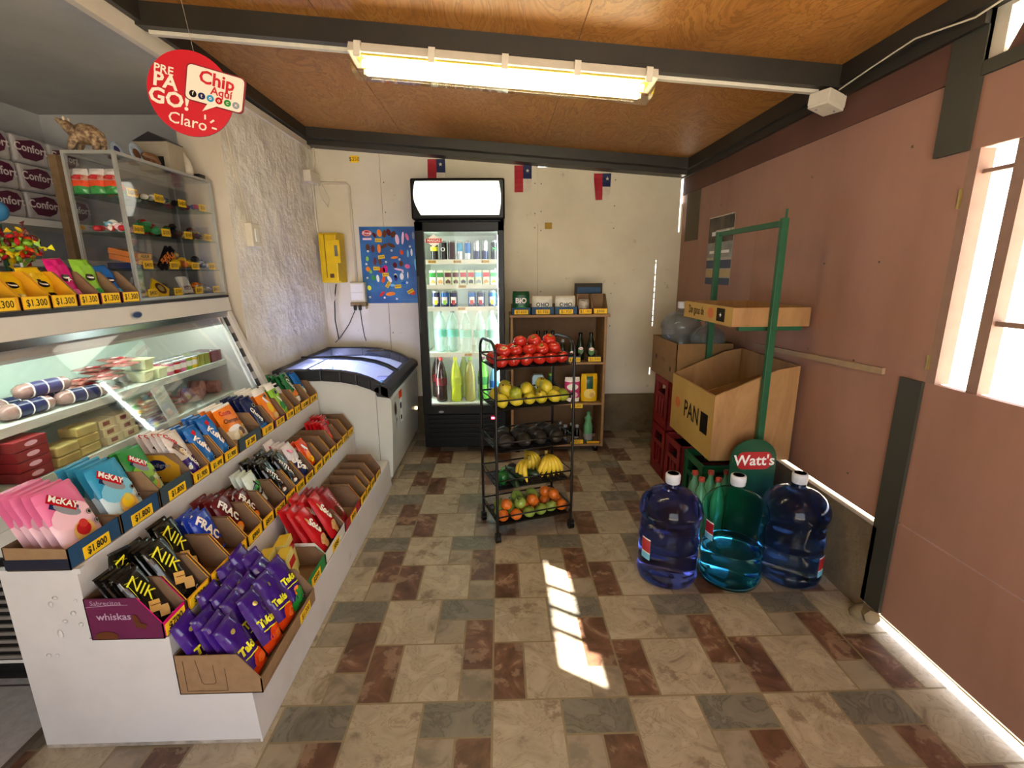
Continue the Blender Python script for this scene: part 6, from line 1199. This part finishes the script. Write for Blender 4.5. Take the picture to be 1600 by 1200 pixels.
for k in range(6):
    j,i=divmod(k,3); q=MB(); q.cbox((0,0,.016),(.07,.075,.031),CW_); q.box((.0352,-.02,.008),(.0356,.012,.024),mat('butter_label','#7d3328',.5)); tag(q.build('butter_box',loc=(-1.53-.01*i,1.80+.085*j,.738+.0315*i),bevel=.002),f'cream butter box, {["bottom","middle","top"][i]} of the {"left" if j==0 else "right"} stack on the lower case shelf','butter','cream butter boxes in the deli case')
for k in range(5):
    j,i=divmod(k,3); q=MB(); q.cbox((0,0,.018),(.07,.09,.034),WR); tag(q.build('cheese_block',loc=(-1.53+.01*j,1.69-.10*j,.738+.0355*i),bevel=.006),f'gold wrapped cheese block, {["bottom","middle","top"][i]} of the {"right" if j==0 else "left"} pile on the lower case shelf','cheese','gold wrapped cheese blocks in the deli case')
for k in range(4):
    q=MB(); q.cbox((0,0,.017),(.08,.11,.032),mat('red_cheese_box','#8f1f27',.35,noise=.04)); q.poly([(.0404,.022*cos(2*pi*i/16),.017+.008*sin(2*pi*i/16)) for i in range(16)],LPINK); tag(q.build('cheese_box',loc=(-1.53,1.475,.738+.0335*k),bevel=.002),f'dark red cheese box, {["bottom","second","third","top"][k]} of the stack at left of the lower case shelf','cheese','red cheese boxes in the deli case')
# ================================================================== GLASS CABINET WITH SWEETS
CZ0=1.2645
def cabinet():
    r=empty('glass_cabinet',(-1.595,2.38,CZ0),'aluminium framed glass cabinet of sweets standing on the deli case','cabinet'); T=Matrix.Translation((1.595,-2.38,-CZ0)); AL=mat('aluminium','#a9aaa4',.4,metal=.5,noise=.05)
    x0,x1,y0,y1,z0,z1=-1.70,-1.495,2.06,2.71,CZ0,1.845; t=.012
    q=MB(); q.T=T
    for x in (x0,x1-t):
        for y in (y0,y1-t): q.box((x,y,z0),(x+t,y+t,z1),AL)
    for z in (z0,z1-t):
        for y in (y0,y1-t): q.box((x0+t,y,z),(x1-t,y+t,z+t),AL)
        for x in (x0,x1-t): q.box((x,y0+t,z),(x+t,y1-t,z+t),AL)
    q.build('frame',r)
    G=thin_glass('cabinet_glass',.06)
    for nm,a,b in (('glass_pane',(x0+t,y0+.003,z0+t),(x1-t,y0+.006,z1-t)),('glass_pane',(x1-.006,y0+t,z0+t),(x1-.003,2.40,z1-t)),('glass_pane',(x1-.010,2.37,z0+t),(x1-.007,y1-t,z1-t)),('glass_pane',(x0+.004,y0+t,z0+t),(x0+.007,y1-t,z1-t)),('glass_pane',(x0+t,y0+t,z1-.006),(x1-t,y1-t,z1-.003))):
        q=MB(); q.T=T; q.box(a,b,G); q.build(nm,r)
    GS=thin_glass('shelf_glass',.12,(.75,.85,.8))
    for z in (1.395,1.54,1.685): q=MB(); q.T=T; q.box((x0+.01,y0+.008,z-.006),(x1-.012,y1-.008,z),GS); q.build('glass_shelf',r)
    for z,yy,tt in ((1.685,(2.15,2.31,2.47,2.63),('3x$100','3x$100','3x$50','$50')),(1.54,(2.15,2.32,2.48,2.64),('3x$100','$100','$100','2x$100')),(1.395,(2.17,2.34,2.50,2.64),('$400','$500','$250','$100')),(CZ0+.012,(2.17,2.34,2.50,2.65),('$400','$300','$300','$450'))):
        for y,s in zip(yy,tt):
            q=MB(); q.T=T; q.box((x1-.020,y-.029,z+.001),(x1-.018,y+.029,z+.034),LABEL); q.text(s,.024,(x1-.0172,y,z+.017),(0,1,0),(0,0,1),PENB,sx=.75 if len(s)>5 else .95,bold=.01); q.build('price_label',r)
cabinet()
def candy_pile(name,loc,n,cols,spread,sz,lab,seed=0):
    rs=random.Random(seed); q=MB()
    for i in range(n):
        m=cols[i%len(cols)]; x,y=rs.uniform(-spread[0],spread[0]),rs.uniform(-spread[1],spread[1]); z=sz*.55+(1-abs(x)/spread[0])*(1-abs(y)/spread[1])*sz*1.6*rs.random()
        q.T=Matrix.Translation((x,y,z))@Matrix.Rotation(rs.uniform(0,6),4,'Z')@Matrix.Rotation(rs.uniform(-.5,.5),4,'X'); q.ball((0,0,0),(sz*.55,sz*.4,sz*.38),m,8,5)
        for s in (-1,1): q.add([(s*sz*.5,0,0),(s*sz*.95,sz*.3,.002),(s*sz*.95,-sz*.3,-.002)],[(0,1,2)],m)
    q.T=Matrix(); o=q.build(name,loc=loc); tag(o,lab,'sweets','piles of wrapped sweets in the glass cabinet','stuff'); return o
cx=-1.60
candy_pile('wrapped_sweets',(cx,2.16,1.686),26,[ORANGE,GREEN,DORANGE,LGREEN],(.06,.06),0.035,'orange and green wrapped sweets at left on the top cabinet shelf',1)
candy_pile('wrapped_sweets',(cx,2.32,1.686),24,[GREEN,WHITE,BLACK,SILV],(.06,.06),0.032,'green and white wrapped sweets on the top cabinet shelf',2)
candy_pile('wrapped_sweets',(cx,2.47,1.686),18,[NAVY,SILV,BLACK],(.06,.05),0.032,'dark blue wrapped sweets on the top cabinet shelf',3)
candy_pile('wrapped_sweets',(cx,2.62,1.686),18,[DORANGE,MAG,SILV,BLUE],(.06,.05),0.032,'red and pink wrapped sweets at right on the top cabinet shelf',4)
candy_pile('wrapped_sweets',(cx,2.15,1.541),20,[LPINK,RED,LBLUE,WHITE],(.06,.05),0.032,'pink and white wrapped sweets at left on the second cabinet shelf',5)
candy_pile('wrapped_sweets',(cx,2.31,1.541),26,[GREEN,mat('mint_foil','#3fa56a',.3,noise=0),RED],(.06,.06),0.038,'bright green wrapped sweets on the second cabinet shelf',6)
candy_pile('wrapped_sweets',(cx,2.49,1.541),22,[BLACK,BROWN,GREEN],(.06,.05),0.035,'dark wrapped sweets on the second cabinet shelf',7)
candy_pile('wrapped_sweets',(cx,2.63,1.541),22,[BROWN,GOLD,SILV],(.06,.05),0.035,'brown and gold wrapped sweets at right on the second cabinet shelf',8)
for k in range(2): q=MB(); q.cbox((0,0,.012),(.12,.085,.022),mat('copper_pack','#b3662b',.35,noise=.04)); q.box((.0602,-.04,.002),(.0606,.04,.022),TAN); q.text('ALKA',.02,(.0612,0,.012),(0,1,0),(0,0,1),BLACK,bold=.02); q.text('ALKA',.05,(0,0,.0242),(0,1,0),(-1,0,0),BLACK,bold=.02); tag(T3(q.build('biscuit_bar',bevel=.001),(cx+.02,2.165,1.425+.024*k),ry=rad(12)),['lower','upper'][k]+' copper coloured biscuit bar on the third cabinet shelf','biscuit bar','copper biscuit bars in the cabinet')
q=MB(); q.cbox((0,0,.013),(.12,.085,.026),NAVY); tag(q.build('biscuit_bar',loc=(cx+.01,2.165,1.396),bevel=.002),'navy biscuit bar under the copper ones on the third cabinet shelf','biscuit bar')
for k in range(2): q=MB(); q.cbox((0,0,.06),(.012,.035,.12),BLKF); q.text('SUFLE',.028,(.0066,0,.06),(0,.35,1),(0,-1,.35),ORANGE,bold=.02); tag(T3(q.build('chocolate_bar',bevel=.003),(cx+.04,2.31+.03*k,1.40),rx=rad(-38)),['left','right'][k]+' black chocolate bar with orange lettering leaning on the third cabinet shelf','chocolate bar','black chocolate bars in the cabinet')
candy_pile('wrapped_sweets',(cx,2.50,1.396),30,[YEL,GOLD,ORANGE,YEL],(.06,.055),0.041,'golden yellow wrapped sweets on the third cabinet shelf',9)
candy_pile('wrapped_sweets',(cx,2.64,1.396),20,[SILV,BLACK,WHITE],(.06,.045),0.038,'silver and black wrapped sweets at right on the third cabinet shelf',10)
z=CZ0+.0125
style('yb',.10,.085,.012,YEL,shapes=[('e',0,.5,.33,.28,BROWN),('e',0,.5,.2,.15,GOLD)],texts=[],word='yellow',cat='chocolate',name='chocolate_packet')
pack('yb',(cx+.06,2.31,z+.003),rad(35),'yellow square packet with brown oval on the cabinet floor shelf',roll=.7)
pack('yb',(cx+.04,2.20,z+.003),rad(60),'olive yellow packet lying at left on the cabinet floor shelf',roll=.2)
q=MB(); q.cbox((0,0,.045),(.012,.07,.085),WHITE); q.box((.0061,-.028,.02),(.0065,.028,.04),MAROON); q.text('Choki',.024,(.0072,0,.03),(0,1,0),(0,0,1),WHITE,bold=.02); tag(T3(q.build('candy_box',bevel=.006),(cx+.04,2.49,z),ry=rad(-20)),'white rounded candy box with red lettering on the cabinet floor shelf','candy box')
candy_pile('wrapped_sweets',(cx,2.64,z),14,[GOLD,ORANGE,WHITE],(.055,.04),0.032,'small gold sweets at right on the cabinet floor shelf',12)
candy_pile('wrapped_sweets',(cx-.03,2.12,z),14,[GREEN,NYEL,BLACK],(.05,.04),0.030,'green and yellow sweets at left on the cabinet floor shelf',13)
for k,(y,x) in enumerate(((2.11,-1.665),(2.11,-1.60),(2.115,-1.545))):
    q=MB(); packet_geo(q,.062,.10,.035,mat('jelly_bag','#b98a72',.25,noise=.3,scale=40),bands=[(.72,1.01,mat('milky_bag','#cfcac2',.2,noise=0)),(.0,.25,GREEN),(.25,.5,DORANGE)],shapes=[('e',0,.62,.42,.14,RED)],texts=[],wr=.1); o=q.build('sweet_bag'); T3(o,(x,y-.028,1.686),rx=rad(82)); tag(o,['left','middle','right'][k]+' clear jelly sweet bag with red oval on the top cabinet shelf','sweet bag','jelly sweet bags in the cabinet')
# chip cartons on the deli case
CC=mat('magenta_carton','#7a1848',.5)
CHB={}
bnd=[1.425,1.545,1.648,1.752,1.848,1.952,2.052]
info=[('green',DGREEN,GREEN,BOXYEL),('yellow',YEL,GOLD,BOXYEL),('yellow and black',YEL,BLACK,BOXYEL),('magenta',MAG,PINK,CC),('lime green',LGREEN,GREEN,CC),('bright blue',BLUE,CYAN,CC)]
for i in range(6):
    a,b=bnd[i]+.002,bnd[i+1]-.002; nm,m,m2,bm=info[i]; w=(b-a)/2; D=.15
    r=empty('display_carton',(-1.487-D/2,(a+b)/2,1.2645),f'small $1.300 carton with {nm} bag, {["leftmost","second","third","fourth","fifth","rightmost"][i]} on deli case','carton','cartons with $1.300 labels on the deli case')
    q=MB(); h=D/2; t=.003; q.box((-h,-w,0),(h,w,t),KRAFTD); q.box((h-t,-w,t),(h,w,.042),KRAFTD,faces={'+x':bm}); q.box((-h,-w,t),(-h+t,w,.12),KRAFTD)
    for s in (-1,1):
        c,d_=s*w,s*(w-t); q.prism([(-h,0),(h,0),(h,.042),(h-.05,.10),(h-.07,.12),(-h,.12)],'y',min(c,d_),max(c,d_),BOXYEL if i<3 else KRAFT)
    q.build('box',r); q=MB(); lw=min(w*.84,.042); q.box((h+.0003,-lw,.003),(h+.0015,lw,.040),LABEL); q.text('$1.300',.031,(h+.0024,0,.021),(0,1,0),(0,0,1),PENB,bold=.01,sx=lw/.049); q.build('price_label',r)
    hh=[.10,.13,.13,.165,.165,.145][i]; style('cb%d'%i,w*1.75,hh,.035,m,bands=[(.0,.1,LPINK if i==3 else m2)],shapes=[('e',-.05,.55,.22,.16,BLACK if i!=5 else NAVY),('e',.1,.22,.3,.14,m2),('r',-.05,.55,.14,.035,WHITE,-15)],texts=[('A',.3,.05,.5,0,WHITE,.02)] if i in (3,) else [],word=nm,wr=.15,cat='chip bag',name='chip_bag')
    pack('cb%d'%i,(-1.535 if i else -1.53,(a+b)/2,1.272),rad([50,30,26,16,16,20][i]),f'{nm} snack bag standing in a $1.300 carton on deli case',roll=[-.3,-.15,-.15,.08,.03,.1][i])
    if i in (2,): pack('cb2',(-1.56,(a+b)/2-.0,1.272),rad(12),'second yellow snack bag behind the first in a $1.300 carton',roll=.05,v=1)
# candy bouquet at the left frame edge
q=MB(); rs=random.Random(5)
for i in range(80):
    p=Vector((rs.gauss(0,1),rs.gauss(0,1),rs.gauss(0,1))).normalized()*rs.uniform(.03,.062); m=[RED,MC['lime_blob'],LGREEN,YEL,MAROON,DORANGE,NYEL][i%7] if p.x>-.1 else GREEN
    q.T=Matrix.Translation(p)@Matrix.Rotation(rs.uniform(0,6),4,'X')@Matrix.Rotation(rs.uniform(0,6),4,'Y'); q.ball((0,0,0),(.016,.010,.006),m,7,4); q.add([(.014,0,0),(.034,.012,0),(.034,-.012,0)],[(0,1,2)],m)
q.T=Matrix(); q.tube([(0,0,-.14),(0,0,-.045)],.006,WHITE,8); tag(q.build('sweet_bouquet',loc=(-1.70,1.805,1.475)),'red and lime bouquet of wrapped sweets at the left edge above the cartons','sweets',kind='stuff')
r=bottle('sweet_jar',[(.04,0),(.05,.01),(.05,.10),(.04,.13)],mat('brown_jar','#5a3a22',.3,noise=.2,scale=40),16,cap=None,loc=(-1.70,1.93,1.2645),label='brown jar behind the yellow bags on the deli case',cat='jar')
r=empty('toy_ball',(-1.97,2.03,1.62),'sky blue ball beside the toilet paper at the left edge','ball'); MB().ball((0,0,0),(.042,.042,.042),mat('ball_blue','#3f86b5',.3,noise=.1,scale=8),18,12).build('ball',r); MB().lathe([(.02,-.336),(.03,-.33),(.012,-.30),(.01,-.05)],DGREEN,10).build('stand',r)
# ---- ornaments on the cabinet
SK=ramp_mat('figurine_scales',[(.35,'#4a3826'),(.5,'#80664a'),(.65,'#a9946f')],nscale=60,rough=.5,bump=.6,bdist=.006)
q=MB()
q.tube([(.085,0,.04),(.065,0,.06),(.03,0,.078),(-.01,0,.084),(-.038,0,.088),(-.055,0,.10),(-.072,0,.116),(-.094,0,.132),(-.118,0,.146)],[.010,.034,.046,.046,.036,.027,.024,.015,.006],SK,14)
for x,s in ((.04,1),(.04,-1),(-.03,1),(-.03,-1)): q.tube([(x,s*.022,.07),(x+(.018 if x>0 else -.016),s*.03,.035),(x+(.012 if x>0 else -.03),s*.03,.003)],[.022,.017,.013],SK,8)
o=q.build('animal_figurine'); 
m=o.modifiers.new('remesh','REMESH'); m.mode='VOXEL'; m.voxel_size=.004; m.use_smooth_shade=True
T3(o,(-1.635,2.115,1.845),rz=rad(8)); o.rotation_euler=(0,0,rad(8)); o.scale=(.8,.8,.85); tag(o,'brown scaly long-snouted animal figurine looking up, on the glass cabinet','figurine')
for s in (-1,1): q=MB(); q.ball((-.070,s*.017,.143),(.006,.004,.010),mat('figurine_ear','#c9b79a',.5),8,5); q.build('ear',o)
for k,(x,y,rr,l) in enumerate(((-1.60,2.22,.034,'small round blue and white plate'),(-1.60,2.335,.045,'larger round plate with blue rim'))):
    r=empty('souvenir_plate',(x,y,1.846),l+' standing on the glass cabinet','plate'); q=MB(); R_=Matrix.Translation((0,0,rr))@Matrix.Rotation(rad(78),4,'Y'); q.T=R_; q.lathe([(0,0),(rr*.6,.001),(rr,.006),(rr,.008),(rr*.6,.004),(0,.003)],mat('plate_blue','#9fb3c4',.25,noise=.2,scale=40),24); q.lathe([(0,.0045),(rr*.5,.0052)],NAVY if k==0 else BROWN,12); q.build('plate',r); MB().cbox((-.012,0,.006),(.03,.03,.012),BROWN).build('stand',r)
q=MB(); q.tube([(.03,0,.012),(.01,0,.03),(-.02,0,.035),(-.04,0,.045)],[.01,.022,.022,.008],mat('turtle_brown','#6d4a2c',.4,noise=.3,scale=50),10)
for x,s in ((.012,1),(.012,-1),(-.02,1),(-.02,-1)): q.tube([(x,s*.012,.025),(x,s*.02,.002)],.007,MC['turtle_brown'],6)
o=q.build('brown_figurine',loc=(-1.55,2.36,1.846)); o.rotation_euler=(0,0,1.2); tag(o,'small brown carved figurine in front of the larger plate on the cabinet','figurine')
r=empty('roofed_box',(-1.60,2.50,1.846),'beige box with a dark peaked lid on top of the glass cabinet','box'); MB().box((-.075,-.055,0),(.075,.055,.125),mat('beige_box','#8f8572',.7)).build('body',r,.002)
q=MB(); q.prism([(-.08,.125),(.08,.125),(0,.165)],'y',-.06,.06,mat('dark_lid','#1d1a1e',.5)); q.build('lid',r); MB().box((-.0,-.0565,.01),(.05,-.055,.06),BLACK).build('label_plate',r)
r=bottle('white_vase',[(.02,0),(.036,.015),(.038,.04),(.028,.075),(.012,.10),(.010,.112)],mat('vase_white','#b9b0a2',.35,noise=.1),18,loc=(-1.555,2.60,1.846),label='small off-white vase beside the roofed box on the cabinet',cat='vase')
q=MB(); q.cbox((0,0,.012),(.03,.05,.024),BLACK); tag(q.build('dark_clip',loc=(-1.53,2.675,1.846),bevel=.003),'small black clip at the far end of the cabinet top','clip')
# ---- storeroom shelf with toilet paper
q=MB(); q.box((-2.72,1.9,1.625),(-2.42,3.18,1.665),WHITEP); q.box((-2.72,1.9,1.15),(-2.42,3.18,1.19),WHITEP); tag(q.build('storeroom_shelf'),'white wall shelf in the storeroom carrying toilet paper packs','shelf') if False else None
for z,l in ((1.625,'upper white storeroom shelf carrying toilet paper packs'),(1.42,'lower white storeroom shelf seen through the glass cabinet')):
    q=MB(); q.box((-2.72,2.2,z),(-2.42,3.19,z+.035),WHITEP); tag(q.build('wall_shelf'),l,'shelf')
q=MB(); q.box((-2.418,2.93,1.63),(-2.416,3.0,1.655),LABEL); tag(q.build('price_card'),'small yellow price card on the edge of the upper storeroom shelf','price card')
q=MB(); q.box((-2.36,2.78,.012),(-2.32,2.82,1.99),mat('raw_timber','#8a6f4e',.7,noise=.1)); tag(q.build('timber_post'),'thin raw timber post in front of the toilet paper shelf','post')
TP=mat('tissue_film','#a9a5a2',.3,noise=.15,scale=14,coat=.3); TPM=mat('tissue_maroon','#541a34',.35,noise=.05)
def tp(loc,lab,base=[None]):
    if base[0] is None:
        q=MB(); w,h,d=.098,.069,.10
        q.box((-d,-w,0),(0,w,h*2),TP); o=q.build('toilet_paper_pack',bevel=.02,seg=3)
        p=MB(); e=.0012; p.poly([(e,-w*.78,h*1.5),(e,-w*.35,h*1.62),(e,w*.1,h*1.8),(e,w*.6,h*1.7),(e,w*.8,h*1.3),(e,w*.6,h*.6),(e,w*.15,h*.3),(e,-w*.55,h*.35),(e,-w*.8,h*.8)],TPM); p.text('Confort',.055,(e+.0015,-.004,h*1.12),(0,1,0),(0,0,1),mat('tissue_white','#d8d0cd',.4,noise=0),bold=.02); p.build('brand_panel',o)
        base[0]=o; c=o
    else: c=copy_tree(base[0])
    c.location=loc; tag(c,lab,'toilet paper','toilet paper packs on the storeroom shelf'); c.rotation_euler=(0,0,random.uniform(-.03,.03))
for j,(y,cn) in enumerate(((2.59,'near'),(2.795,'middle'),(3.0,'far'))):
    for i in range(3): tp((-2.44-.006*i,y,1.661+.1395*i),f'white and maroon toilet paper pack, {["bottom","middle","top"][i]} of the {cn} column on storeroom shelf')
